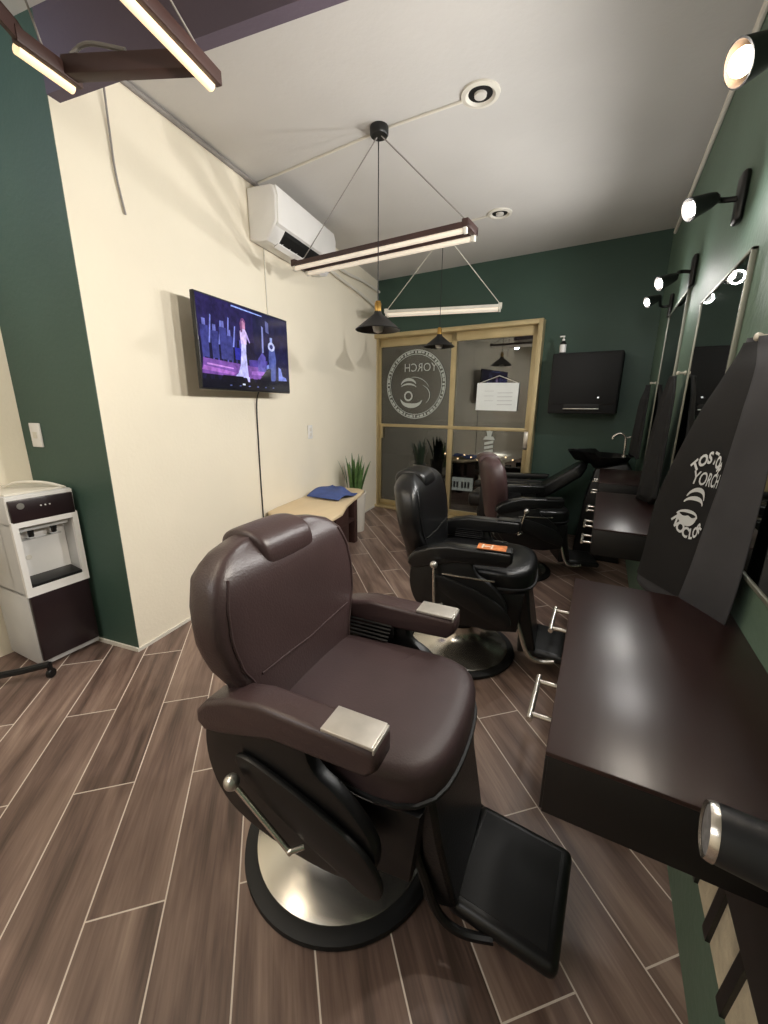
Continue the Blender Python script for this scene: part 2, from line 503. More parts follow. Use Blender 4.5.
def crescent(cx, cz, rx, rz, a0, a1, th0, th1, n=14):
    o_, i_ = [], []
    for k in range(n + 1):
        a = a0 + (a1 - a0) * k / n
        th = th0 + (th1 - th0) * math.sin(PI * k / n)
        o_.append((cx + rx * math.cos(a), cz + rz * math.sin(a)))
        i_.append((cx + (rx - th) * math.cos(a), cz + (rz - th) * math.sin(a)))
    return o_, i_
def add_crescent(t, *a, fn):
    o_, i_ = crescent(*a)
    for k in range(len(o_) - 1): t.poly([fn(*o_[k]), fn(*o_[k + 1]), fn(*i_[k + 1]), fn(*i_[k])])
add_crescent(t, -.09, -.02, .11, .10, R(20), R(165), .008, .035, fn=lf)
add_crescent(t, -.09, -.06, .12, .08, R(25), R(150), .006, .022, fn=lf)
add_crescent(t, -.09, -.13, .06, .06, R(0), R(360), .02, .02, fn=lf)
add_crescent(t, -.05, -.16, .15, .11, R(185), R(350), .01, .055, fn=lf)
add_crescent(t, -.02, -.10, .22, .19, R(25), R(100), .003, .008, fn=lf)
add_crescent(t, .05, -.12, .15, .12, R(-50), R(70), .003, .010, fn=lf)
o = t.build('window_logo', M['decal'], sa, flat=True, recalc=False)
# barber pole sticker on the right pane
t = MB(); bx = 1.36; yb = -.032
def bp_(x, z): return (bx + x, yb, .875 + z)
t.poly([bp_(-.035, .165), bp_(.035, .165), bp_(.02, .10), bp_(-.02, .10)][::-1])
t.poly([bp_(-.012, .165), bp_(.012, .165), bp_(.004, .195), bp_(-.004, .195)])
t.poly([bp_(-.065, .07), bp_(.065, .07), bp_(.045, .105), bp_(-.045, .105)])
for k in range(5):
    z = .062 - k * .048
    t.poly([bp_(-.05, z - .022), bp_(.05, z + .002), bp_(.05, z - .028), bp_(-.05, z - .052)])
t.poly([bp_(-.062, -.175), bp_(.062, -.175), bp_(.062, -.205), bp_(-.062, -.205)])
t.build('barber_pole_sticker', M['decal'], sb, flat=True, recalc=False)

# paper sign hanging on the right pane
pz = thing('paper_sign', 'white paper notice hanging by a string on the right glass pane', 'sign', fw(0, .045, 0), AF)
t = MB(); t.box((1.413, 0, 1.40), (.445, .004, .285), rot=(0, R(1), 0)); t.build('sheet', M['paper'], pz, flat=True)
t = MB(); t.tube([(1.21, .0, 1.54), (1.425, .004, 1.615), (1.62, 0, 1.54)], .004, smooth=False); t.build('string', M['offwhite'], pz)
t = MB()
for k in range(4): t.box((1.50, -.003, 1.44 - k * .04), (.16, .001, .006))
for k in range(3): t.box((1.33, -.003, 1.46 - k * .05), (.1, .001, .004))
t.build('faint_ruling', M['greywhite'], pz, flat=True)

# ------------------------------------------------------------------ street outside
t = MB(); t.box((-1.5, 10.4, -.41), (16, 11, .1)); struct('street_ground', t, M['asphalt'], flat=True)
t = MB(); t.box((-2.5, 13.0, 1.8), (14, .3, 4.3)); 
bo = t.build('street_building', M['facade'], None, flat=True)
tag(bo, 'dim grey building across the street behind the glass door', 'building')
t = MB(); t.box((-.6, 12.75, .75), (4.6, .2, 2.2), .01); 
so = t.build('shop_front', M['facade_red'], None)
tag(so, 'dark red shopfront across the street behind the right glass pane', 'building')
def car(name, label, loc, rz, paint):
    r = thing(name, label, 'car', loc, rz)
    # rear faces local -y
    prof = [(-2.1, .35), (-2.12, .7), (-2.05, .95), (-1.5, 1.02), (-1.1, 1.42), (.1, 1.46), (.8, 1.02), (1.9, .88), (2.1, .62), (2.05, .32), (1.7, .26), (-1.8, .26)]
    t = MB(); t.prism(prof, 'yz', -.84, .84, .06); t.build('body', paint, r)
    t = MB()
    t.prism([(-1.5, 1.05), (-1.12, 1.38), (-1.08, 1.40), (-1.46, 1.05)], 'yz', -.66, .66)
    for s in (-1, 1): t.prism([(-1.25, 1.04), (-1.0, 1.36), (.0, 1.38), (.6, 1.04)], 'yz', s * .83, s * .85)
    t.build('car_window', M['carglass'], r, flat=True)
    for y in (-1.3, 1.3):
        for s in (-1, 1):
            t = MB(); t.lathe([(0, -.09), (.2, -.09), (.31, -.07), (.32, 0), (.31, .07), (.2, .09), (0, .09)], (s * .78, y, .32), 24, (1, 0, 0))
            t.build('wheel', M['rubber'], r)
    for s in (-1, 1):
        t = MB(); t.box((s * .66, -2.09, .78), (.26, .06, .14), .02); t.build('tail_lamp', M['facade_red'], r)
    t = MB(); t.box((0, -2.13, .58), (.38, .015, .19), .004); pl = t.build('licence_plate', M['plate'], r)
    t = MB()
    for x in (-.12, -.075, -.03, .04, .085, .13): t.box((x, -2.139, .57), (.028, .002, .09))
    t.build('plate_mark', M['plate_mark'], pl, flat=True)
    return r
car('parked_car', 'dark car parked outside the door with white licence plate toward the glass', (-1.78, 7.72, -.36), R(2), M['carpaint'])
rc = car('parked_car', 'dark red car with a lit lamp parked outside behind the right pane', (.65, 9.9, -.36), R(6), M['carred'])
t = MB(); t.box((-.52, -2.13, .78), (.36, .06, .18), .03); t.build('lit_lamp', M['lamp_white'], rc)
# two rows of fairy lights on the shopfront
for row, (xa, xb, z, yy, n, lab) in enumerate(((-3.55, -1.3, .86, 12.35, 9, 'upper row of warm fairy lights outside behind the door'), (-1.72, -.88, .70, 4.95, 11, 'lower row of warm fairy lights strung just outside the right glass pane'))):
    g = thing('fairy_lights', lab, 'string lights', (xa, yy, z))
    pts = [(k * (xb - xa) / (n - 1), 0, (.06, .03)[row] * math.sin(k * 2.1 + row)) for k in range(n)]
    t = MB(); t.tube(pts, (.005, .0015)[row], 6); t.build('wire', M['cord'], g)
    for p_ in pts:
        t = MB(); t.sphere((p_[0], p_[1], p_[2] - .01), (.036, .010)[row], (1, 1, 1), 10); t.build('bulb', M['fairy'], g)

# ------------------------------------------------------------------ television
TVS, TVO = .95, .15
def tvp(s): return lw(s, TVO, 0)
tv = thing('television', 'flat black television mounted on the cream wall showing a stage concert', 'television', lw(.923, TVO, 1.634), AL)
W2, H2 = .437, .251
t = MB(); t.box((0, 0, 0), (.028, W2 * 2, H2 * 2), .006); t.box((-.03, 0, -.04), (.05, W2 * 1.3, H2 * 1.2), .02)
t.build('housing', M['black'], tv)
t = MB(); t.box((-.102, 0, 0), (.094, .22, .2), .01); t.build('wall_bracket', M['black_matte'], tv)
# picture: flat polygons with colours; u right (toward +y), v up, 0..1
polys = []
def pic(col, *pts): polys.append((col, pts))
pic('15122e', (0, 0), (1, 0), (1, 1), (0, 1))
pic('251d4c', (.0, .55), (.55, .6), (.55, 1), (0, 1))
pic('1b1a3d', (.55, .2), (1, .2), (1, 1), (.55, 1))
for k in range(9): pic(('4a4396', '2c2a63', '5d58b0')[k % 3], (.02 + k * .045, .30), (.035 + k * .045, .30), (.04 + k * .045, .62 + .08 * math.sin(k * 2)), (.025 + k * .045, .6))
pic('7b4fa0', (0, .16), (.62, .14), (.6, .30), (.02, .33)); pic('a86ac0', (.0, .20), (.3, .17), (.33, .2), (.02, .25)); pic('c389d6', (.05, .26), (.3, .24), (.3, .255), (.05, .28))
pic('a06ac2', (.5, .2), (.66, .2), (.66, .26), (.5, .24)); pic('4b3a90', (.48, .3), (.7, .3), (.7, .4), (.48, .38))
for x, h in ((.05, .78), (.14, .74), (.22, .80), (.28, .72)):         # musicians at the left
    pic('3d3f80', (x - .03, .34), (x + .03, .34), (x + .035, h - .1), (x - .035, h - .1)); pic('6b6fb8', (x - .015, h - .1), (x + .015, h - .1), (x + .015, h - .03), (x - .015, h - .03))
    pic('7d86d8', (x + .03, .5), (x + .045, .5), (x + .07, h + .02), (x + .06, h + .03))
pic('2f2fa0', (.33, .36), (.42, .36), (.42, .5), (.33, .5))
# singer in a long pale dress
pic('c9c6ff', (.31, .15), (.46, .15), (.455, .3), (.45, .45), (.455, .58), (.405, .58), (.395, .45), (.38, .3), (.35, .2))
pic('d7c0ee', (.40, .56), (.46, .56), (.47, .70), (.445, .76), (.42, .76), (.395, .70)); pic('c084a8', (.42, .74), (.455, .74), (.458, .82), (.438, .85), (.418, .82))
pic('7a4a78', (.405, .70), (.42, .70), (.425, .85), (.44, .87), (.46, .84), (.465, .80), (.445, .86), (.42, .86), (.40, .80)); pic('b9a4e6', (.46, .66), (.495, .58), (.50, .60), (.47, .70))
pic('c9c6ff', (.42, .08), (.47, .06), (.47, .16), (.42, .16))
# player with a horn at the right
pic('4f5a9c', (.73, .14), (.80, .14), (.82, .44), (.80, .62), (.74, .62), (.72, .44)); pic('8f9ccf', (.75, .62), (.78, .62), (.78, .72), (.75, .72))
add = [(.765 + .045 * math.cos(a), .60 + .06 * math.sin(a)) for a in [2 * PI * k / 12 for k in range(12)]]; pic('c6cdf0', *add)
add = [(.765 + .022 * math.cos(a), .60 + .03 * math.sin(a)) for a in [2 * PI * k / 12 for k in range(12)]]; pic('3a3f7a', *add)
pic('5d54a8', (.58, .25), (.68, .25), (.68, .45), (.64, .5), (.58, .4)); pic('7f8fe0', (.84, .12), (.97, .12), (.95, .2), (.90, .22), (.88, .32), (.85, .34)); pic('7f8fe0', (.68, .2), (.72, .2), (.72, .36), (.69, .34))
pic('8b93d0', (.64, .5), (.66, .5), (.67, .82), (.65, .84)); pic('5b5f90', (.70, .78), (.74, .76), (.74, .9), (.70, .92))
# stage edge, monitors and the front rows
pic('07070f', (0, 0), (1, 0), (1, .10), (.0, .10)); pic('0a0a14', (.56, .1), (.74, .1), (.74, .30), (.70, .30)); pic('09090f', (.16, .08), (.40, .08), (.40, .16), (.19, .16)); pic('0b0b16', (.78, .08), (1, .08), (1, .16), (.8, .15))
for k in range(13): 
    x = .05 + k * .075; pic('0b0a16', (x - .03, .08), (x + .03, .08), (x + .012, .15), (x - .012, .15))
pic('e8f0ff', (.385, .055), (.415, .055), (.415, .075), (.385, .075))
for k in range(6): pic('7a86c8', (.25 + k * .1, .04), (.27 + k * .1, .04), (.27 + k * .1, .05), (.25 + k * .1, .05))
pic('9fb6ff', (.32, .965), (.66, .955), (.66, .968), (.32, .982))
bm = bmesh.new(); cl = bm.loops.layers.color.new('Col')
for i, (col, pts) in enumerate(polys):
    fc = bm.faces.new([bm.verts.new((.0145 + i * .00003, (u - .5) * (W2 * 2 - .016), (v - .5) * (H2 * 2 - .018))) for u, v in pts])
    for lp in fc.loops:
        lp[cl] = tuple(int(col[k:k + 2], 16) / 255 for k in (0, 2, 4)) + (1,)
me = bpy.data.meshes.new('picture'); bm.to_mesh(me); bm.free(); me.materials.append(M['screen'])
o = bpy.data.objects.new('picture', me); COL.objects.link(o); o.parent = tv
t = MB(); P0 = (-.06, .12, -.26)
t.tube([(-.05, .20, -.2), (-.13, .225, -.30), (-.142, .225, -.6), (-.142, .22, -1.0), (-.142, .225, -1.55)], .0045); t.build('power_cable', M['cord'], tv)

# pale cable on the wall between the air conditioner and the television
t = MB(); t.tube([lw(1.36, .006, 2.36), lw(1.36, .006, 2.1), lw(1.362, .006, 1.90)], .004)
tag(t.build('wall_cable', M['offwhite']), 'thin pale cable running down the cream wall above the television', 'cable')

# ------------------------------------------------------------------ air conditioner
ac = thing('air_conditioner', 'white split air conditioner high on the cream wall near the ceiling', 'air conditioner', lw(1.63, 0, 2.515), AL)
prof = [(0.002, -.15), (.06, -.165), (.14, -.165), (.195, -.10), (.22, -.06), (.225, .08), (.21, .135), (.18, .15), (.002, .15)]
t = MB(); t.prism(prof, 'xz', -.42, .42, .016, 3); t.build('casing', M['white'], ac)
t = MB(); t.prism([(.228, -.075), (.234, .08), (.219, .139), (.205, .139), (.215, .08), (.205, -.085)], 'xz', -.41, .41, .004); t.build('front_cover', M['white'], ac)
t = MB(); t.prism([(.135, -.171), (.20, -.106), (.212, -.085), (.195, -.07), (.13, -.150)], 'xz', -.30, .36); t.build('air_outlet', M['screw'], ac, flat=True)
t = MB(); t.prism([(.128, -.178), (.158, -.160), (.160, -.152), (.124, -.170)], 'xz', -.32, .37); 
for k in range(7): t.box((.165, -.25 + k * .09, -.128), (.012, .03, .05), .002, rot=(0, R(40), R(12)))
t.build('louvre', M['white'], ac)
# its pipes along the wall to the far corner
for z0, z1, lab in ((2.585, 2.60, 'upper white refrigerant pipe from the air conditioner to the far corner'), (2.50, 2.40, 'lower sagging white drain hose from the air conditioner to the far corner')):
    t = MB(); t.tube([lw(2.10, .03, z0), lw(2.6, .03, z0 - (.03 if z1 > 2.5 else .03)), lw(3.1, .03, (z0 + z1) / 2), lw(SL - .03, .03, z1)], .014)
    tag(t.build('pipe', M['offwhite']), lab, 'pipe')

# ------------------------------------------------------------------ small wall plates
def plate(name, lab, loc, rz, cat, w=.075, h=.12, holes=2):
    r = thing(name, lab, cat, loc, rz)
    t = MB(); t.box((.005, 0, 0), (.01, w, h), .003); t.build('cover', M['white'], r)
    t = MB()
    for k in range(holes): t.box((.011, 0, (k - (holes - 1) / 2) * .045), (.003, w * .42, .032), .001)
    t.build('rocker' if holes == 1 else 'socket', M['offwhite'], r)
plate('light_switch', 'white light switch plate on the dark green pillar above the dispenser', PC - nL * .475 + Vector((0, 0, 1.143)) - dL * .001, AL - PI / 2, 'switch', holes=1)
plate('wall_outlet', 'small white wall outlet on the cream wall below the television', lw(1.9, .001, 1.066), AL, 'outlet')

# ------------------------------------------------------------------ ceiling fittings
def downlight(loc, lab):
    r = thing('recessed_ceiling_light', lab, 'ceiling light', loc, 0, 'recessed ceiling lights')
    t = MB(); t.lathe([(.092, 0), (.09, -.008), (.070, -.012), (.062, -.006), (.056, -.001)], seg=36); t.build('trim_ring', M['offwhite'], r)
    t = MB(); t.lathe([(.057, -.002), (0, -.0015)], seg=30); t.build('recess', M['screw'], r)
    t = MB(); t.lathe([(.030, -.003), (.028, -.012), (.0, -.016)], seg=24); t.build('lamp', M['bulb_off'], r)
downlight((-.701, 2.29, CEIL), 'round recessed ceiling light nearest the camera, right of the black canopy')
downlight((-.89, 3.57, CEIL), 'round recessed ceiling light farther back, beyond the first tube fixture')
t = MB()
for a, b in (((-1.24, 2.30, CEIL - .004), (-.79, 2.295, CEIL - .004)), ((-1.28, 2.31, CEIL - .004), (-2.22, 2.40, CEIL - .004)), ((-.98, 3.57, CEIL - .004), (-1.33, 3.62, CEIL - .004))):
    t.tube([a, b], .007, 6, smooth=False)
struct('trim_3', t, M['offwhite'])

def tube_fixture(lab, center, ang, length, gap, z, canopy, mats, cords, wood=None):
    """two tube battens side by side joined by end blocks"""
    r = thing('hanging_tube_light', lab, 'hanging light', (center[0], center[1], z), ang)
    h = length / 2
    for s in (-1, 1):
        t = MB(); t.box((0, s * gap / 2, .012), (length, .032, .026), .003); b_ = t.build('batten', wood or M['darkwood'], r)
        t = MB(); t.cyl((-h + .035, s * gap / 2, -.014), (h - .035, s * gap / 2, -.014), .0135, seg=16)
        t.build('light_tube', mats, b_)
        for e in (-1, 1):
            t = MB(); t.box((e * (h - .02), s * gap / 2, -.012), (.022, .026, .034), .003); t.build('tube_socket', M['offwhite'], b_)
    for e in (-1, 1):
        t = MB(); t.box((e * (h - .018), 0, .018), (.036, gap + .034, .04), .004); t.build('end_block', wood or M['darkwood'], r)
    inv = (Matrix.Translation((center[0], center[1], z)) @ Matrix.Rotation(ang, 4, 'Z')).inverted()
    if canopy:
        cp = inv @ Vector(canopy)
        for i, e in enumerate((-1, 1)):
            t = MB(); t.tube([cp + Vector((0, 0, -.03)), (e * (h - .02), 0, .035)], .0035, 6, smooth=False)
            t.build('suspension_cord', cords, r)
        t = MB(); t.lathe([(0, 0), (.048, 0), (.05, -.006), (.05, -.034), (.044, -.042), (0, -.042)], cp, 28); t.build('canopy', M['black'], r)
    return r
c1 = ((-1.959 - .738) / 2, (2.402 + 2.319) / 2 + .07)
tube_fixture('twin tube light on dark wood battens hanging nearest the air conditioner', c1, R(-4.0), 1.24, .125, 2.20, (-1.24, 2.28, CEIL), M['tube'], M['greycord'])
c2 = (-1.54, 4.13)
tube_fixture('white twin tube light hanging farther back in front of the green wall above the door', c2, R(12.5), 1.15, .06, 2.21, (-1.36, 3.66, CEIL), M['tube'], M['offwhite'], M['offwhite'])
# third fixture over the waiting side, wider, long sides running away from the camera
r3 = thing('hanging_tube_light', 'wide wooden frame light with warm tubes hanging in the near left corner', 'hanging light', (-1.30, .62, 2.20), R(100))
h3 = .42
for yy, x1, x0 in ((-.252, .405, -.8), (.146, .292, .12)):
    t = MB(); t.box(((x0 + x1) / 2, yy - .012, .014), (x1 - x0, .022, .036), .003); b_ = t.build('wooden_batten', M['darkwood'], r3)
    t = MB(); t.cyl((x0 + .015, yy + .008, -.004), (x1 - .012, yy + .008, -.004), .014, seg=16); t.build('light_tube', M['tube_warm'], b_)
t = MB(); t.prism([(.235, .13), (.275, .13), (.365, -.235), (.325, -.235)], 'xy', 0, .045, .003); t.build('cross_bar', M['darkwood'], r3)
t = MB(); t.prism([(.13, .13), (.16, .15), (-.70, -.235), (-.74, -.245)], 'xy', 0, .045, .003); t.build('cross_bar', M['darkwood'], r3)
t = MB(); t.tube([(.255, .11, .05), (.27, .06, .075), (.30, -.04, .06)], .006); t.build('flex', M['greycord'], r3)
for e, y in ((.38, -.252), (-.75, -.252), (.2, .14)):
    t = MB(); t.tube([(e, y, .03), (-.2, -.1, CEIL - 2.21)], .003, 6, smooth=False); t.build('suspension_cord', M['greycord'], r3)
t = MB(); t.tube([lw(.235, .03, 2.64), lw(.245, .016, 2.5), lw(.25, .012, 2.32), lw(.275, .01, 2.16)], .0045)
tag(t.build('loose_cable', M['greycord']), 'loose grey cable hanging down the cream wall by the near left light', 'cable')

def pendant(loc, lab, z):
    r = thing('pendant_lamp', lab, 'pendant lamp', (loc[0], loc[1], z), 0, 'black cone pendants')
    t = MB(); t.lathe([(.022, .10), (.026, .085), (.135, .0), (.133, -.004), (.024, .078), (.0, .082)], seg=40); t.build('lamp_shade', M['black'], r)
    t = MB(); t.lathe([(0, .155), (.014, .155), (.02, .14), (.02, .10), (.0, .10)], seg=24); t.build('socket', M['brass'], r)
    t = MB(); t.lathe([(.014, .07), (.03, .03), (.034, .012), (.026, -.012), (0, -.022)], seg=20); t.build('bulb', M['bulb_off'], r)
    t = MB(); t.cyl((0, 0, .15), (0, 0, CEIL - z - .03), .003, seg=8); t.build('cord', M['cord'], r)
pendant((-1.255, 2.30), 'black cone pendant lamp with brass socket hanging below the nearer tube light', 1.74)
pendant((-1.36, 3.62), 'black cone pendant lamp farther back hanging in front of the glass door', 1.81)

# ------------------------------------------------------------------ right wall: sconces
def sconce(y, lab, head, m):
    r = thing('wall_spotlight', lab, 'wall light', (XR, y, 1.98), 0, 'wall spotlights above the mirrors')
    t = MB(); t.box((-.012, 0, 0), (.024, .07, .15), .012, seg=3); t.build('back_plate', M['black'], r)
    hd = Vector(head) - Vector((XR, y, 1.98))
    d = Vector((-.8, -.35, -.35)).normalized()
    bk = hd - d * .085
    t = MB(); t.tube([(-.02, 0, .0), (-.07, 0, .005), bk * .96 + Vector((0, 0, .004))], .009); t.build('arm', M['black'], r)
    t = MB(); t.lathe([(0, 0), (.018, .0), (.024, .02), (.036, .085), (.033, .086), (.02, .03), (0, .025)], bk, 24, d); t.build('lamp_head', M['black'], r)
    t = MB(); t.sphere(bk + d * .078, .021, seg=14); t.build('bulb', m, r)
    return Vector((XR, y, 1.98)) + bk + d * .11, d
heads = [sconce(1.18, 'black wall spotlight with warm glowing bulb nearest the camera at top right', (.138, 1.11, 1.905), M['bulb_warm']),
         sconce(1.95, 'black wall spotlight above the middle mirror, second from the camera', (.165, 1.83, 1.93), M['bulb']),
         sconce(2.80, 'black wall spotlight third from the camera, above the gap before the far mirror', (.17, 2.72, 1.92), M['bulb']),
         sconce(3.63, 'black wall spotlight farthest from the camera above the far mirror', (.165, 3.45, 1.98), M['bulb'])]

# ------------------------------------------------------------------ mirrors
def mirror(y0, y1, z0, z1, lab):
    r = thing('wall_mirror', lab, 'mirror', (XR, (y0 + y1) / 2, z0))
    w = y1 - y0; h = z1 - z0
    t = MB()
    for s in (-1, 1): t.box((-.0075, s * (w / 2 - .005), h / 2), (.015, .010, h), .002)
    for z in (.005, h - .005): t.box((-.0075, 0, z), (.015, w, .010), .002)
    t.build('frame', M['frame'], r)
    t = MB(); t.box((-.006, 0, h / 2), (.010, w - .02, h - .02)); t.build('mirror_glass', M['mirror'], r, flat=True)
mirror(.46, 1.262, .94, 1.78, 'nearest wall mirror with thin silver frame at the right edge above the near counter')
mirror(1.638, 2.36, .925, 1.745, 'middle wall mirror with thin silver frame behind the lettered cape')
mirror(2.845, 3.62, .925, 1.915, 'farthest wall mirror with thin silver frame beside the wash basin')

# ------------------------------------------------------------------ counters
def pull(t, x, y, z, w=.132, out=.036):
    t.cyl((x - out, y - w / 2, z), (x - out, y + w / 2, z), .0055, seg=12)
    for s in (-1, 1): t.cyl((x, y + s * w * .38, z), (x - out, y + s * w * .38, z), .0048, seg=10)
def station(lab, x0, y0, y1, ztop, h, pulls, zp, grp=None):
    r = thing('wall_counter', lab, 'counter', (0, 0, 0))
    t = MB(); t.box(((x0 + XR) / 2, (y0 + y1) / 2, ztop - .004), (XR - x0, y1 - y0, .008), .002); t.build('worktop', M['counter'], r)
    t = MB(); t.box(((x0 + .004 + XR) / 2, (y0 + y1) / 2, ztop - .008 - (h - .008) / 2), (XR - x0 - .004, y1 - y0 - .001, h - .008), .001); t.build('carcass', M['counter_edge'], r)
    n = len(pulls); w = (y1 - y0) / n
    for k, py in enumerate(pulls):
        t = MB(); t.box((x0 + .006, y0 + w * (k + .5), ztop - .012 - (h - .012) / 2), (.012, w - .006, h - .016), .002); d = t.build('drawer', M['counter_edge'], r)
        t = MB(); pull(t, x0, py, zp); t.build('drawer_pull', M['chrome'], d)
    return r
station('nearest dark wood wall counter with a glossy empty top in the right foreground', -.013, .527, 1.212, .825, .108, (.712, 1.04), .77)
station('middle dark wood wall counter with drawer pulls beyond the near counter', .022, 1.815, 2.66, .82, .115, (1.90, 2.17, 2.52), .745)
station('farthest dark wood wall counter with drawer pulls before the wash basin', .03, 3.0, 3.72, .82, .115, (3.08, 3.56), .745)

# green-wall lower panel with slanted bars at the lower right corner
r = thing('lattice_panel', 'cream stone panel with slanted black bars at the lower right wall', 'panel', (XR, 0, 0))
t = MB(); t.box((-.006, .42, .355), (.012, 1.02, .17)); t.build('stone_infill', M['stone'], r, flat=True)
t = MB(); t.box((-.012, .42, .575), (.024, 1.02, .27), .004); t.build('top_rail', M['black'], r)
for k in range(7):
    t = MB(); yc = .907 - k * .117
    t.prism([(yc - .012, .44), (yc + .014, .44), (yc + .040, .27), (yc + .012, .27)], 'yz', -.02, -.012); t.build('slanted_bar', M['black'], r, flat=True)

# hair dryer barrel in a wall holder, near the camera
r = thing('hair_dryer', 'black hair dryer with silver rimmed end held beside the near counter', 'hair dryer', (.155, .46, .862), R(-5))
t = MB(); t.lathe([(.0285, .0), (.0295, .01), (.030, .03), (.031, .10), (.034, .16), (.03, .172), (0, .172)], (0, 0, 0), 28, (1, 0, -.02)); t.build('barrel', M['dryer'], r)
t = MB(); t.lathe([(.0245, -.001), (.0280, -.003), (.0296, .001), (.0300, .005)], (0, 0, 0), 28, (1, 0, -.02)); t.build('end_ring', M['chrome'], r)
t = MB(); t.lathe([(.0245, -.0005), (0, -.0008)], (0, 0, 0), 28, (1, 0, -.02)); t.build('intake_grille', M['greymesh'], r)
t = MB(); t.tube([(.075, -.005, -.02), (.08, -.01, -.07), (.09, -.01, -.13), (.10, -.01, -.16)], [.02, .019, .018, .017], 12); t.build('handle', M['black'], r)
t = MB(); t.box((.155, .0, -.01), (.03, .08, .09), .008); t.build('holder', M['black_matte'], r)

# ------------------------------------------------------------------ capes on hooks
def hook(y, z, lab):
    r = thing('wall_hook', lab, 'hook', (XR, y, z), 0, 'white knob hooks')
    t = MB(); t.lathe([(0, 0), (.011, 0), (.011, -.004), (.005, -.008), (.005, -.022), (.009, -.028), (.010, -.034), (.006, -.039), (0, -.040)], (0, 0, 0), 20, (1, 0, 0))
    t.build('knob', M['potwhite'], r)
def cape(name, lab, rows, m, folds=5, amp=.018, printed=False, seed=0):
    """rows: (z, y_near, y_far, x_out) from top to bottom"""
    NS, NV = 60, 40
    def row(v):
        f_ = v * (len(rows) - 1); i = min(int(f_), len(rows) - 2); u = f_ - i
        u = u * u * (3 - 2 * u) * .5 + u * .5
        return [a + (b - a) * u for a, b in zip(rows[i], rows[i + 1])]
    def P(s, v, off=0):
        z, ya, yb, xo = row(v)
        y = ya + (yb - ya) * s
        w = math.sin(s * folds * 2 * PI + seed + 1.2 * math.sin(v * 2 + seed)) * amp * min(1, v * 2.2) + math.sin(s * 11 + v * 3 + seed) * amp * .35
        edge = math.sin(PI * min(max(s, 0), 1)) ** .5
        x = XR - .014 - xo * edge * .8 - xo * .2 - w * (.3 + .7 * edge) - amp
        zz = z + .012 * math.sin(s * folds * 2 * PI + seed) * v
        return (min(x, XR - .006) - off, y, zz)
    t = MB()
    front = [[P(i / NS, j / NV) for i in range(NS + 1)] for j in range(NV + 1)]
    t.loft(front, cap=False, closed=False)
    r = thing(name, lab, 'cape', (0, 0, 0))
    o = t.build('cloth', m, r, angle=60)
    md = o.modifiers.new('thickness', 'SOLIDIFY'); md.thickness = .004; md.offset = -1
    return r, P
hook(1.31, 1.462, 'white knob hook holding the lettered cape at the right edge')
hook(2.51, 1.464, 'white knob hook between the middle and far mirrors')
hook(3.87, 1.484, 'white knob hook past the far mirror near the far wall')
PLAN = [(.015, .0), (.055, .17), (.085, .30), (.050, .40), (.075, .52), (.165, .84), (.135, .93), (.15, 1.0)]   # out from the wall, near to far
def catmull(P, u):
    u = min(max(u, 0), .99999) * (len(P) - 1); i = int(u); u -= i
    p = [P[max(i - 1, 0)], P[i], P[i + 1], P[min(i + 2, len(P) - 1)]]
    return tuple(.5 * (2 * p[1][k] + (p[2][k] - p[0][k]) * u + (2 * p[0][k] - 5 * p[1][k] + 4 * p[2][k] - p[3][k]) * u * u + (3 * p[1][k] - p[0][k] - 3 * p[2][k] + p[3][k]) * u ** 3) for k in range(len(P[0])))
LEV = [(1.455, 1.285, 1.335, .22), (1.39, 1.17, 1.335, .36), (1.30, 1.10, 1.345, .55), (1.17, 1.075, 1.375, .72), (1.03, 1.065, 1.45, .86), (.90, 1.07, 1.49, .93), (.76, 1.10, 1.53, .98)]
def CP(s, z, off=0):
    for i_, (A, B) in enumerate(zip(LEV, LEV[1:])):
        if z >= B[0] - 1e-6: break
    u = min(1, max(0, (A[0] - z) / (A[0] - B[0])))
    y0, y1, k = catmull([L_[1:] for L_ in LEV], (i_ + u) / (len(LEV) - 1))
    o_, q = catmull(PLAN, s)
    o2, q2 = catmull(PLAN, s + .004)
    n = Vector((-(q2 - q) * (y1 - y0), -(o2 - o_) * k, 0))
    n = n.normalized() if n.length > 1e-9 else Vector((-1, 0, 0))
    k2 = k * (1 + .06 * math.sin(z * 9 + s * 5))
    return Vector((XR - .012 - o_ * k2, y0 + (y1 - y0) * q, z)) + n * off
cp = thing('barber_cape', 'black and charcoal barber cape with white YORCH lettering hanging beside the near mirror', 'cape', (0, 0, 0))
t = MB(); NS, NV = 84, 44
def zb_(s): return .765 + .02 * math.sin(s * 17)
t.loft([[CP(i / NS, 1.462 - (1.462 - zb_(i / NS)) * j / NV) for i in range(NS + 1)] for j in range(NV + 1)], cap=False, closed=False)
o = t.build('cloth', M['cape'], cp, angle=60); md = o.modifiers.new('thickness', 'SOLIDIFY'); md.thickness = .002; md.offset = 0
S0, S1 = .445, .722                                     # printed black strip between two folds
t = MB()
t.loft([[CP(S0 + (S1 - S0) * i / 24, 1.452 - (1.452 - .785) * j / 30, .006) for i in range(25)] for j in range(31)], cap=False, closed=False)
t.build('black_front', M['cape_black'], cp, angle=60)
def Pz(u, v):                                           # u in -1..1 across the strip (reads left to right), z height
    return CP(S0 + (S1 - S0) * (.5 - .5 * u), v, .010)
t = MB(); t.text('YORCH', .042, lambda u, v: Pz(.06 + u * 5.2, 1.128 + v * 1.15), .0006); t.build('printed_name', M['print_white'], cp, flat=True, recalc=False)
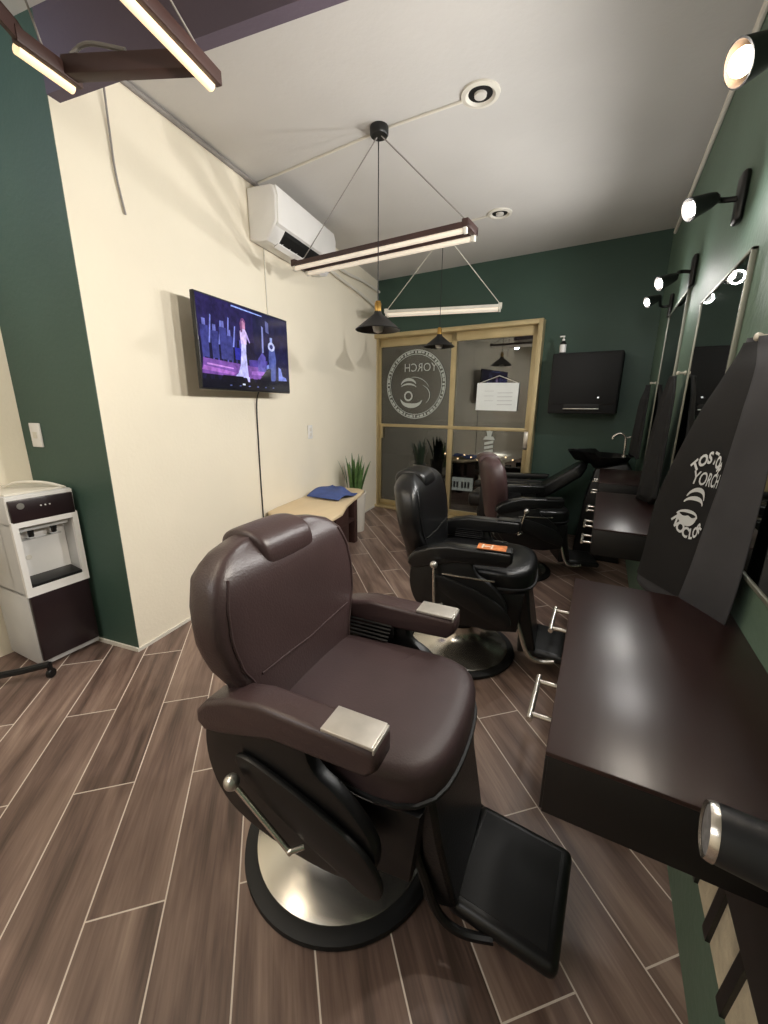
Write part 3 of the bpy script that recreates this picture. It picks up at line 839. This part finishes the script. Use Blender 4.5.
def arc_txt(s, rad, size, zc, up, wd_):
    t = MB(); n = len(s)
    for i, ch in enumerate(s):
        a = (i - (n - 1) / 2) * .33
        def fn(u, v, a=a):
            if up: x = (rad + v) * math.sin(a) + u * math.cos(a); y = zc + (rad + v) * math.cos(a) - u * math.sin(a)
            else: x = (rad - v) * math.sin(a) + u * math.cos(a); y = zc - (rad - v) * math.cos(a) + u * math.sin(a)
            return Pz(-.04 + x * wd_, y)
        t.text(ch, size, fn, .0016)
    return t
arc_txt('TOSTOR', .078, .040, 1.105, True, 5.2).build('printed_arc', M['print_white'], cp, flat=True, recalc=False)
arc_txt('NOCLOR', .078, .040, 1.055, False, 5.2).build('printed_arc', M['print_white'], cp, flat=True, recalc=False)
pf_ = lambda x, z: Pz(-.04 + x * 5.2, z + .02)
for a_ in ((-.01, 1.052, .040, .034, R(5), R(170), .004, .012), (-.01, 1.036, .043, .026, R(10), R(170), .004, .012), (-.02, 1.0, .045, .022, R(10), R(170), .003, .009), (-.02, 1.012, .042, .036, R(185), R(355), .006, .030)):
    t = MB(); add_crescent(t, *a_, fn=pf_); t.build('printed_emblem', M['print_white'], cp, flat=True, recalc=False)
cape('barber_cape', 'black barber cape hanging between the middle and far mirrors',
     [(1.45, 2.48, 2.53, .03), (1.36, 2.40, 2.62, .04), (1.1, 2.34, 2.72, .06), (.86, 2.33, 2.78, .07), (.70, 2.68, 2.84, .07)], M['cape_black'], folds=3, amp=.016, seed=1.3)
cape('barber_cape', 'black barber cape past the far mirror beside the wash basin',
     [(1.47, 3.84, 3.89, .03), (1.36, 3.74, 3.96, .05), (1.1, 3.68, 4.05, .06), (.92, 3.66, 4.08, .06)], M['cape_black'], folds=3, amp=.016, seed=3.1)

# ------------------------------------------------------------------ far right: wall cabinet, bottle, wash unit
bxr = thing('wall_cabinet', 'dark box cabinet with silver handle hung on the far green wall right of the door', 'cabinet', fw(0, 0, 0), AF)
cx0, cx1 = 1.975, 2.555
t = MB(); t.box(((cx0 + cx1) / 2, -.125, 1.51), (cx1 - cx0, .246, .54), .012); t.build('body', M['black_matte'], bxr)
t = MB(); t.box(((cx0 + cx1) / 2, -.252, 1.545), (cx1 - cx0 - .02, .012, .44), .006); t.build('door_leaf', M['black_matte'], bxr)
t = MB(); t.box((2.265, -.252, 1.305), (.30, .014, .05), .003); gp = t.build('grip_recess', M['screw'], bxr)
t = MB(); t.box((2.265, -.265, 1.285), (.30, .012, .010), .003); t.build('handle_bar', M['silver'], gp)
t = MB(); t.sphere((2.40, -.26, 1.385), .008); t.build('indicator', M['led'], bxr)
bt = thing('pump_bottle', 'small white labelled pump bottle on top of the dark wall cabinet', 'bottle', fw(2.045, .19, 1.78), AF)
t = MB(); t.lathe([(0, 0), (.027, 0), (.028, .004), (.028, .085), (.02, .10), (.011, .108), (.011, .114), (0, .114)], seg=24); t.build('bottle_body', M['black'], bt)
t = MB(); t.lathe([(.0285, .012), (.0288, .014), (.0288, .078), (.0285, .08)], seg=24); t.build('paper_label', M['white'], bt)
t = MB(); t.lathe([(0, .114), (.013, .114), (.013, .128), (.005, .13), (.005, .150), (0, .150)], seg=16); t.box((-.012, 0, .152), (.045, .014, .012), .003); t.build('pump', M['white'], bt)

ws = thing('wash_unit', 'black reclining hair wash chair with basin and chrome tap in the far right corner', 'wash chair', (0, 4.06, 0))
t = MB()
t.prism([(-.10, 0), (.27, 0), (.27, .80), (.22, .86), (.0, .80), (-.06, .5)], 'xz', -.26, .22, .02); t.build('pedestal', M['black'], ws)
# basin: open black bowl, tilted toward the chair
def bowl_ring(z, rx, ry, cx): return [(cx + rx * math.cos(2 * PI * i / 36), ry * math.sin(2 * PI * i / 36) - .03, z) for i in range(36)]
t = MB()
t.loft([bowl_ring(.79, .10, .12, .06), bowl_ring(.82, .16, .19, .06), bowl_ring(.885, .205, .24, .05), bowl_ring(.90, .215, .25, .05), bowl_ring(.895, .198, .232, .05), bowl_ring(.83, .15, .18, .06), bowl_ring(.81, .08, .1, .06)])
t.map(lambda p: Vector((p.x - (.08 if p.x < -.05 and abs(p.y) < .12 else 0), p.y, p.z + (.03 if p.x < -.02 else 0) * 1.0)))
t.build('basin', M['black'], ws)
t = MB(); t.tube([(.20, .0, .87), (.20, 0, 1.00), (.19, 0, 1.06), (.15, 0, 1.085), (.105, 0, 1.06), (.10, 0, 1.035)], .010, 10)
t.lathe([(0, 0), (.022, 0), (.022, .03), (.014, .04), (0, .04)], (.20, 0, .86), 18); t.tube([(.20, 0, 1.05), (.235, -.01, 1.06)], .006, 8, smooth=False)
t.build('tap', M['chrome'], ws)
t = MB()                                                  # reclined backrest rising to the bowl
t.loft([[(x + dx, y, z + dz) for x, z in ((-.62, .46),) for dx, dz, y in ((0, 0, -.23), (0, 0, .23), (.05, -.08, .23), (.05, -.08, -.23))],
        [(x + dx, y, z + dz) for x, z in ((-.40, .62),) for dx, dz, y in ((0, 0, -.25), (0, 0, .25), (.06, -.09, .25), (.06, -.09, -.25))],
        [(x + dx, y, z + dz) for x, z in ((-.16, .80),) for dx, dz, y in ((0, 0, -.22), (0, 0, .22), (.06, -.08, .22), (.06, -.08, -.22))],
        [(x + dx, y, z + dz) for x, z in ((-.10, .85),) for dx, dz, y in ((0, 0, -.15), (0, 0, .15), (.04, -.05, .15), (.04, -.05, -.15))]])
o = t.build('backrest', M['black_leather'], ws); md = o.modifiers.new('round', 'BEVEL'); md.width = .02; md.segments = 3
t = MB(); t.box((-.82, 0, .42), (.52, .48, .14), .04, seg=3); t.build('seat', M['black_leather'], ws)
t = MB(); t.box((-.68, 0, .18), (.62, .40, .36), .02); t.build('seat_base', M['black'], ws)
for s in (-1, 1):
    t = MB(); t.prism([(-1.0, .56), (-.42, .60), (-.40, .65), (-1.0, .62)], 'xz', s * .27 - .035, s * .27 + .035, .012); t.box((-.7, s * .27, .38), (.5, .04, .4), .01); t.build('arm', M['black'], ws)

# ------------------------------------------------------------------ barber chairs
def chair(name, lab, loc, heading, up, seat_m, plate_m, lever=((-.095, .487), (.035, .36)), trim=False, apron=True, recl=.16, back=0.0):
    r = thing(name, lab, 'barber chair', loc, heading, 'barber chairs')
    # --- base
    t = MB(); t.lathe([(0, 0), (.288, 0), (.297, .006), (.295, .018), (.274, .026), (.259, .026)], (-.012, 0, 0), seg=64); t.build('rubber_ring', M['rubber'], r)
    t = MB(); t.lathe([(.261, .020), (.259, .029), (.243, .036), (.18, .052), (.12, .075), (.095, .10), (.085, .13), (.085, .16), (0, .16)], (-.012, 0, 0), seg=64); t.build('base_plate', M['chrome'], r)
    t = MB(); t.cyl((0, 0, .13), (0, 0, .36), .07, seg=28); t.cyl((0, 0, .26), (0, 0, .36), .095, .12, seg=28); t.build('pump_column', M['black'], r)
    # --- body under the seat
    t = MB(); t.prism([(-.20, .46), (-.22, .36), (-.14, .27), (.16, .25), (.29, .27), (.31, .47)], 'xz', -.215, .215, .012); t.build('seat_frame', M['black'], r)
    # --- seat cushion: rounded plan, domed top
    def ring(z, g):
        out = []
        N = 48
        for i in range(N):
            a = 2 * PI * i / N; ca, sa = math.cos(a), math.sin(a)
            n = 5.0
            rr = (abs(ca) ** n + abs(sa) ** n) ** (-1 / n)
            x, y = ca * rr, sa * rr
            hx = .268 - g; hy = .222 - g
            yy = y * hy * (1.0 + .06 * x)
            xx = .085 + x * hx - (.03 * (y * y) if x > .3 else 0)
            out.append((xx, yy, z))
        return out
    t = MB()
    t.loft([ring(.455, .02), ring(.465, .004), ring(.485, 0), ring(.545, 0), ring(.562, .006), ring(.572, .02), ring(.578, .05), ring(.581, .11), ring(.582, .18)])
    t.build('seat', seat_m, r, angle=60)
    t = MB(); rr = ring(.487, -.002); t.tube([Vector(p) for p in rr + [rr[0]]], .006, 6, smooth=False); t.build('seat_piping', M['rubber'], r)
    # --- backrest
    def wz(z):                                               # half width by height above floor
        pts = [(.47, .185), (.54, .20), (.60, .215), (.66, .25), (.72, .283), (.79, .296), (.86, .288), (.915, .266), (.95, .225), (.97, .17), (.978, .12)]
        for (a, b), (c_, d) in zip(pts, pts[1:]):
            if z <= c_:
                u = (z - a) / (c_ - a); u = u * u * (3 - 2 * u) * .4 + u * .6
                return b + (d - b) * u
        return pts[-1][1]
    def bx_(z): return -.118 + back - (z - .5) * recl - .22 * max(0, z - .86) ** 1.3
    def thk(z):
        return .076 if z < .90 else .076 * max(.35, 1 - ((z - .90) / .095) ** 2)
    def bring(z, grow=0):
        out = []; N = 56
        w, h, cx = wz(z) + grow, thk(z) + grow, bx_(z)
        for i in range(N):
            a = 2 * PI * i / N; ca, sa = math.cos(a), math.sin(a)
            n = 3.6; k = (abs(ca) ** n + abs(sa) ** n) ** (-1 / n)
            x, y = ca * k, sa * k
            wrap = .030 * (abs(y) ** 3.0)                    # side wings come slightly forward
            out.append((cx - .074 + x * h + wrap, y * w, z))
        return out
    zs = [.47, .50, .54, .58, .62, .66, .70, .74, .78, .82, .86, .89, .915, .935, .953, .967, .976]
    t = MB(); t.loft([bring(z) for z in zs]); t.build('backrest', up, r, angle=70)
    # seams
    for s in (-1, 1):
        t = MB()
        pts = []
        for z in [.50 + k * .03 for k in range(15)]:
            fy = .885; pts.append((bx_(z) - .074 + thk(z) * ((1 - fy ** 3.6) ** (1 / 3.6) + .01) + .030 * fy ** 3, s * fy * wz(z), z))
        t.tube(pts, .0035, 6)
        t.build('backrest_seam', up, r)
    # lower pad seam, a shallow V
    t = MB()
    zf = lambda y: .665 + .06 * abs(y)
    def seam_pt(y):
        z = zf(y); fy = min(.98, abs(y) / wz(z))
        return (bx_(z) - .074 + thk(z) * (1 - fy ** 3.6) ** (1 / 3.6) + .0005 + .030 * fy ** 3, y, z)
    t.tube([seam_pt(y) for y in [-.20 + k * .025 for k in range(17)]], .003, 6)
    t.build('backrest_seam', up, r)
    # --- headrest cushion set in the top of the back
    t = MB()
    N = 9
    hr = []
    for y, sc in ((-.104, .72), (-.098, .92), (-.085, 1.0), (0, 1.0), (.085, 1.0), (.098, .92), (.104, .72)):
        prof = [(.058, -.050), (.074, -.02), (.070, .02), (.05, .05), (.01, .066), (-.04, .066), (-.085, .05), (-.10, .02), (-.095, -.012), (-.05, -.03), (.02, -.055)]
        hr.append([(bx_(.94) - .060 + x * sc, y, .930 + z * sc * .95) for x, z in prof])
    t.loft(hr); o = t.build('headrest', up, r, angle=80)
    md = o.modifiers.new('round', 'SUBSURF'); md.levels = 1; md.render_levels = 2
    # --- arms
    for s in (-1, 1):
        yc = s * .262
        t = MB()
        prof = [(-.205, .565), (-.228, .585), (-.226, .615), (-.195, .648), (-.12, .680), (-.04, .697), (.235, .695), (.247, .685), (.247, .65), (.225, .628), (.0, .618), (-.16, .572)]
        t.prism(prof, 'xz', yc - .039, yc + .039, .013, 3, Matrix.Translation((0, 0, -.010)))
        a_ = t.build('armrest', up, r, angle=50)
        if plate_m:
            t = MB(); t.box((.182, yc, .6885), (.114, .070, .008), .002); t.box((.2405, yc, .683), (.004, .070, .012), .001); t.build('arm_plate', plate_m, a_)
        t = MB()                                             # arm support panel
        t.prism(chaikin([(-.20, .61), (-.225, .50), (-.20, .39), (-.13, .325), (.02, .295), (.17, .30), (.24, .35), (.245, .44), (.16, .53), (.09, .56), (.075, .63)]), 'xz', yc - .018 + s * .01, yc + .018 + s * .01, .008)
        p_ = t.build('side_panel', M['black'], r)
        t = MB()                                             # outer shell lobe
        t.prism(chaikin([(-.12, .555), (.06, .51), (.20, .455), (.255, .40), (.27, .35), (.245, .32), (.18, .345), (.05, .40), (-.08, .47)]), 'xz', yc + s * .030, yc + s * .048, .007); t.build('side_flap', M['black'], p_)
        # louvred vent between arm and seat on the inner face
        t = MB(); t.box((-.03, yc - s * .024, .60), (.16, .02, .055), .003)
        v_ = t.build('vent_box', M['black_matte'], p_)
        t = MB()
        for k in range(6): t.box((-.03, yc - s * (.034 + k * .007), .626 - k * .009), (.15, .006, .004), rot=(s * R(25), 0, 0))
        t.build('vent_slats', M['black'], v_)
        if trim:
            t = MB(); t.box((.06, yc + s * .0305, .545), (.24, .004, .007), .001); t.build('trim_strip', M['chrome'], p_)
    # --- recline lever on the right-hand (near) side
    yl_ = -.262 - .055
    (xa, za), (xb, zb) = lever
    t = MB(); t.tube([(xb + .035, yl_ + .02, zb - .004), (xb + .012, yl_, zb - .006), (xb, yl_, zb), (xa, yl_ - .012, za)], .0065, 10); l_ = t.build('recline_lever', M['chrome'], r)
    t = MB(); t.sphere((xa, yl_ - .013, za), .018, seg=18); t.build('lever_knob', M['silver'], l_)
    # --- apron and footrest
    t = MB()
    t.loft([[(.285, -.185, .49), (.325, -.18, .485), (.325, .18, .485), (.285, .185, .49)],
            [(.29, -.17, .36), (.345, -.165, .34), (.345, .165, .34), (.29, .17, .36)],
            [(.30, -.150, .13), (.385, -.145, .15), (.385, .145, .15), (.30, .150, .13)]])
    o = t.build('leg_apron', M['black_leather'], r); md = o.modifiers.new('round', 'BEVEL'); md.width = .012; md.segments = 2
    t = MB(); t.box((.492, 0, .126), (.255, .29, .046), .021, rot=(0, R(3), R(-5)), seg=4); f_ = t.build('footrest', M['black'], r)
    t = MB(); t.box((.490, 0, .1485), (.205, .24, .004), .0018, rot=(0, R(3), R(-5))); t.build('footrest_pad', M['rubber'], f_)
    for s in (-1, 1):
        t = MB(); t.tube([(.25, s * .172, .40), (.30, s * .170, .27), (.345, s * .165, .15), (.40, s * .156, .112), (.47, s * .14, .116)], .011, 8)
        t.build('footrest_bracket', M['chrome'] if trim else M['black'], f_)
    return r
c1_ = chair('barber_chair', 'dark brown leather barber chair with chrome disc base in the foreground', (-.550, .815, 0), R(2.5), M['brown_leather'], M['brown_seat'], M['steel'], back=.035)
c2_ = chair('barber_chair', 'black leather barber chair with an orange label on its arm, middle of the row', (-.545, 1.975, 0), R(6), M['black_leather'], M['black_leather'], M['black'],
            lever=((-.09, .60), (-.085, .40)), trim=True, back=-.02)
c3_ = chair('barber_chair', 'plum brown barber chair with black arms farthest back by the glass door', (-.50, 3.28, 0), R(21), M['black_leather'], M['black_leather'], M['black'], lever=((-.02, .60), (-.06, .42)), trim=True)
c3_.scale = (1, 1, .96)
for ch in c3_.children:
    if ch.name.split('.')[0] in ('backrest', 'headrest', 'backrest_seam'):
        ch.data.materials[0] = M['plum_leather']
# orange printed label lying on the near arm of the middle chair
m2 = Matrix.Translation((-.545, 1.975, 0)) @ Matrix.Rotation(R(6), 4, 'Z')
lb = thing('price_label', 'small orange printed card lying on the near arm of the middle black chair', 'card', m2 @ Vector((.155, -.262, .6930)), R(6))
t = MB(); t.box((0, 0, .0015), (.125, .07, .002)); t.build('card', M['orange'], lb, flat=True)
t = MB()
t.box((-.02, 0, .0032), (.05, .008, .0006)); t.box((-.04, 0, .0032), (.008, .05, .0006)); t.box((0, 0, .0032), (.008, .05, .0006))
t.build('card_print', M['label_white'], lb, flat=True)

# ------------------------------------------------------------------ water dispenser
dx = -2.333
wd = thing('water_dispenser', 'white and dark burgundy floor water dispenser standing against the green pillar', 'water dispenser', (dx, .908, 0), R(1.5))
hw = .136
t = MB()
t.box((-.158, 0, .22), (.312, hw * 2, .40), .006)
t.box((-.158, 0, .817), (.312, hw * 2, .146), .006)
t.box((-.207, 0, .58), (.214, hw * 2, .36))
for s in (-1, 1): t.box((-.055, s * (hw - .011), .58), (.106, .022, .36))
# cut the niche by building the shell as separate plates: front frame
t.build('cabinet', M['greywhite'], wd)
t = MB()
oy, iy = hw, hw - .024
t.prism([(-oy, .76), (oy, .76), (oy, .885), (-oy, .885)], 'yz', -.004, .003)
for q in ([(-oy, .40), (-iy, .40), (-iy, .77), (-oy, .77)], [(iy, .40), (oy, .40), (oy, .77), (iy, .77)], [(-iy, .742), (iy, .742), (iy, .77), (-iy, .77)], [(-iy, .40), (iy, .40), (iy, .442), (-iy, .442)]):
    t.prism(q, 'yz', -.004, .016)
t.build('front_frame', M['white'], wd)
t = MB(); t.box((.005, 0, .818), (.024, hw * 2 - .012, .105), .004); p_ = t.build('control_panel', M['dispdark'], wd)
t = MB(); t.lathe([(0, .002), (.014, .002), (.015, 0)], (.017, -.088, .842), 20, (1, 0, 0)); t.build('badge', M['silver'], p_)
t = MB()
for k in range(3): t.sphere((.017, -.01 + k * .018, .83), .004, seg=8)
t.build('indicator_lights', M['greywhite'], p_)
t = MB(); t.box((-.094, 0, .59), (.012, hw * 2 - .046, .31)); n_ = t.build('niche', M['white'], wd)
t = MB(); t.prism([(-.088, .742), (-.02, .742), (-.03, .71), (-.088, .70)], 'xz', -.108, .108); t.build('tap_shroud', M['greywhite'], n_)
t = MB(); t.box((-.086, 0, .655), (.006, .19, .008), .002); t.build('ledge', M['greywhite'], n_)
for s in (-1, 1):
    t = MB(); t.cyl((-.045, s * .048, .715), (-.045, s * .048, .675), .014, .011, seg=16); t.build('tap', M['black'], n_)
t = MB(); t.prism([(-.088, .442), (.012, .442), (.012, .458), (-.088, .470)], 'xz', -.110, .110, .002); t.build('drip_tray', M['black'], n_)
t = MB(); t.lathe([(0, .002), (.012, .002), (.013, 0)], (-.088, -.06, .565), 18, (1, 0, 0)); t.build('button', M['offwhite'], n_)
t = MB(); t.box((.004, 0, .228), (.022, hw * 2 - .012, .352), .004); t.build('cupboard_door', M['dispdark'], wd)
t = MB(); t.box((-.158, 0, .893), (.28, hw * 2 - .02, .012), .005); t.tube([(-.02, .115, .895), (-.05, .05, .925), (-.13, -.02, .93), (-.22, -.05, .90)], .007); t.build('top_cover', M['offwhite'], wd)

# rolling stand at the left edge (its foot reaches into the picture)
rs = thing('rolling_stand', 'black rolling stand leg with a caster at the left edge before the dispenser', 'stand', (-2.40, .46, 0), R(0))
t = MB()
t.tube([(-.05, .0, .075), (.11, .215, .072), (.165, .305, .072)], .016, 8, smooth=False); t.tube([(-.05, 0, .075), (-.2, -.2, .07)], .016, 8, smooth=False); t.tube([(-.05, 0, .075), (.17, -.18, .07)], .016, 8, smooth=False)
t.build('leg', M['black'], rs)
for x, y in ((.165, .305), (.17, -.18), (-.2, -.2)):
    t = MB(); t.lathe([(0, -.011), (.02, -.011), (.024, -.006), (.024, .006), (.02, .011), (0, .011)], (x, y, .024), 18, (1, .5, 0)); t.cyl((x, y, .04), (x, y, .08), .012, seg=10); t.build('caster', M['black'], rs)
t = MB(); t.cyl((-.05, 0, .06), (-.05, 0, .75), .014, seg=14); t.cyl((-.05, 0, .06), (-.05, 0, .13), .035, seg=18); t.build('post', M['black'], rs)
t = MB(); t.box((-.05, 0, .78), (.22, .22, .05), .015); t.build('tray', M['black'], rs)

# ------------------------------------------------------------------ bench, cloth, plants
bn = thing('slab_bench', 'low bench with curved pale tan slab top on dark wood base along the cream wall', 'bench', (0, 0, 0))
out = [(-2.20, 2.26), (-2.06, 2.18), (-1.90, 2.14), (-1.72, 2.16), (-1.64, 2.30), (-1.68, 2.52), (-1.79, 2.76), (-1.86, 2.98), (-1.90, 3.15), (-1.97, 3.34), (-2.05, 3.38), (-2.36, 3.34), (-2.335, 3.1), (-2.30, 2.85), (-2.27, 2.62), (-2.235, 2.42)]
t = MB(); t.prism(out, 'xy', .475, .505, .008); t.build('slab_top', M['tan'], bn, angle=50)
t = MB()
t.box((-2.09, 2.74, .24), (.30, 1.02, .03), .004, rot=(0, 0, AL)); t.box((-2.08, 2.74, .455), (.28, 1.02, .04), .004, rot=(0, 0, AL))
t.build('shelf', M['darkwood'], bn)
t = MB(); t.prism([(-1.985, 3.08), (-2.245, 3.045), (-2.215, 2.80), (-1.955, 2.83)], 'xy', .05, .44, .006); t.build('crate', M['darkwood'], bn)
for x, y in ((-1.88, 2.30), (-2.15, 2.32), (-2.03, 3.22), (-2.28, 3.20)):
    t = MB(); t.box((x, y, .235), (.07, .07, .47), .006, rot=(0, 0, AL)); t.build('leg', M['darkwood'], bn)
bc = thing('blue_cloth', 'folded blue cloth lying on the far end of the tan slab bench', 'cloth', (-2.06, 2.98, .506))
t = MB()
NN = 22
def cl_(i, j):
    u, v = i / NN, j / NN
    x = -.17 + .34 * u; y = -.20 + .40 * v * (1 - .25 * u)
    z = .02 + .06 * (1 - u) * v + .02 * u * v + .012 * math.sin(u * 9 + v * 4) * v + .02 * math.sin(v * 5)
    return (x, y, max(.004, z))
t.loft([[cl_(i, j) for i in range(NN + 1)] for j in range(NN + 1)], cap=False, closed=False)
o = t.build('fabric', M['blue'], bc, angle=80); md = o.modifiers.new('thickness', 'SOLIDIFY'); md.thickness = .006; md.offset = 1

def leaf_mesh(h, w, lean, az, curl=.0):
    t = MB(); rows = []
    n = 10
    for k in range(n + 1):
        v = k / n
        ww = w * (.55 + .9 * v) * (1 - v ** 3) if v < 1 else .0015
        ww = max(ww, .0015)
        off = lean * v ** 1.6
        cx, cy = off * math.cos(az), off * math.sin(az)
        px, py = -math.sin(az + curl * v), math.cos(az + curl * v)
        d = .25 * ww
        rows.append([(cx - px * ww, cy - py * ww, h * v), (cx + d * math.cos(az), cy + d * math.sin(az), h * v), (cx + px * ww, cy + py * ww, h * v),
                     (cx - d * .4 * math.cos(az), cy - d * .4 * math.sin(az), h * v)])
    t.loft(rows)
    return t
def snake_plant(name, lab, loc, pot_m, leaf_m, n, hmin, hmax, pr, ph, spread, prof=None):
    r = thing(name, lab, 'potted plant', loc)
    t = MB(); t.lathe(prof or [(0, 0), (pr * .8, 0), (pr * .84, .01), (pr, ph - .03), (pr * 1.05, ph - .028), (pr * 1.05, ph), (pr * .93, ph), (pr * .9, ph - .03), (0, ph - .03)], seg=36); t.build('pot', pot_m, r)
    t = MB(); t.lathe([(pr * .88, ph - .029), (0, ph - .02)], seg=24); t.build('soil', M['soil'], r)
    for k in range(n):
        az = k * 2.399 + .3; rad = spread * math.sqrt((k + .5) / n)
        h = hmin + (hmax - hmin) * (1 - rad / spread * .55) * (.7 + .3 * random.random())
        l = leaf_mesh(h, .015 + .009 * random.random(), .02 + .10 * rad / spread * random.random() + .02 * rad / spread, az, random.uniform(-.6, .6))
        ob = l.build('leaf', leaf_m, r, angle=60)
        ob.location = (rad * math.cos(az), rad * math.sin(az), ph - .035)
    return r
snake_plant('snake_plant', 'green snake plant in a white pot at the end of the bench by the door', (-2.215, 3.56, 0), M['potwhite'], M['leaf'], 20, .22, .52, .115, .42, .08)
pd = thing('plant_stand', 'black cylindrical plant stand in front of the left glass pane', 'stand', (-1.84, 4.42, 0))
t = MB(); t.lathe([(0, 0), (.12, 0), (.12, .02), (.10, .04), (.10, .40), (.12, .42), (.12, .44), (0, .44)], seg=32); t.build('column', M['black'], pd)
snake_plant('snake_plant', 'dark spiky plant in a silver pot on the black stand before the glass door', (-1.84, 4.42, .441), M['silverpot'], M['leaf_dark'], 13, .20, .40, .085, .20, .05)

# ------------------------------------------------------------------ lights
def light(kind, name, loc, energy, col, **k):
    d = bpy.data.lights.new(name, kind); d.energy = energy; d.color = col
    for a, b in k.items(): setattr(d, a, b)
    o = bpy.data.objects.new(name, d); COL.objects.link(o); o.location = loc
    return o
def aim(o, d): o.rotation_euler = Vector(d).to_track_quat('-Z', 'Y').to_euler()
for i, (p, d) in enumerate(heads):
    col = (1, .93, .82) if i == 0 else (1, .98, .95)
    e = (50, 46, 42, 38)[i]
    l = light('SPOT', 'wall_spotlight_lamp', p, e, col, spot_size=R(178), spot_blend=1.0, shadow_soft_size=.025)
    aim(l, (-1, -.15, -.14))
    l = light('POINT', 'wall_spotlight_glow', p, (5.5, 3.5, 3, 3)[i], col, shadow_soft_size=.03)
# tubes over the waiting side, then three added fill lights
l = light('AREA', 'near_tube_lamp', (-1.35, .2, 2.17), 8, (1, .86, .66), shape='RECTANGLE', size=.35, size_y=1.0)
l = light('AREA', 'rear_fill_light', (-1.3, -1.3, 2.6), 24, (1, .98, .97), shape='RECTANGLE', size=1.6, size_y=1.0)  # added soft fill behind the camera, no fitting stands there
l = light('SPOT', 'cool_pillar_fill', (-2.35, .15, 2.5), 14, (.72, .85, 1), spot_size=R(95), spot_blend=.8, shadow_soft_size=.06); aim(l, (-.05, 1, -.25))  # added unseen light that gives the pillar top a cool glare
l = light('AREA', 'street_fill_light', (-2.0, 10.0, 4.2), 90, (1, .9, .8), shape='DISK', size=1.0)  # added to brighten the street through the door, no lamp post there

w = bpy.data.worlds.new('night'); scene.world = w; w.use_nodes = True
bg = w.node_tree.nodes['Background']; bg.inputs[0].default_value = lin('20242c'); bg.inputs[1].default_value = .3

# ------------------------------------------------------------------ camera
F = 405.0; pitch, roll, yaw = R(14.7), R(.41), R(27.66)
fwd = Vector((0, math.cos(pitch), -math.sin(pitch))); upv = Vector((0, math.sin(pitch), math.cos(pitch))); rt = Vector((1, 0, 0))
rt, upv = rt * math.cos(roll) + upv * math.sin(roll), upv * math.cos(roll) - rt * math.sin(roll)
rz_ = Matrix.Rotation(yaw, 3, 'Z')
fwd, upv, rt = rz_ @ fwd, rz_ @ upv, rz_ @ rt
cam = bpy.data.cameras.new('camera'); co = bpy.data.objects.new('camera', cam); COL.objects.link(co)
cam.sensor_fit = 'VERTICAL'; cam.sensor_height = 24; cam.sensor_width = 18; cam.lens = F / 1024 * 24; cam.clip_start = .02
mm = Matrix((rt, upv, -fwd)).transposed().to_4x4(); mm.translation = (0, 0, 1.3)
co.matrix_world = mm
scene.camera = co
scene.view_settings.view_transform = 'Standard'
scene.view_settings.look = 'None'
scene.view_settings.exposure = 0.28
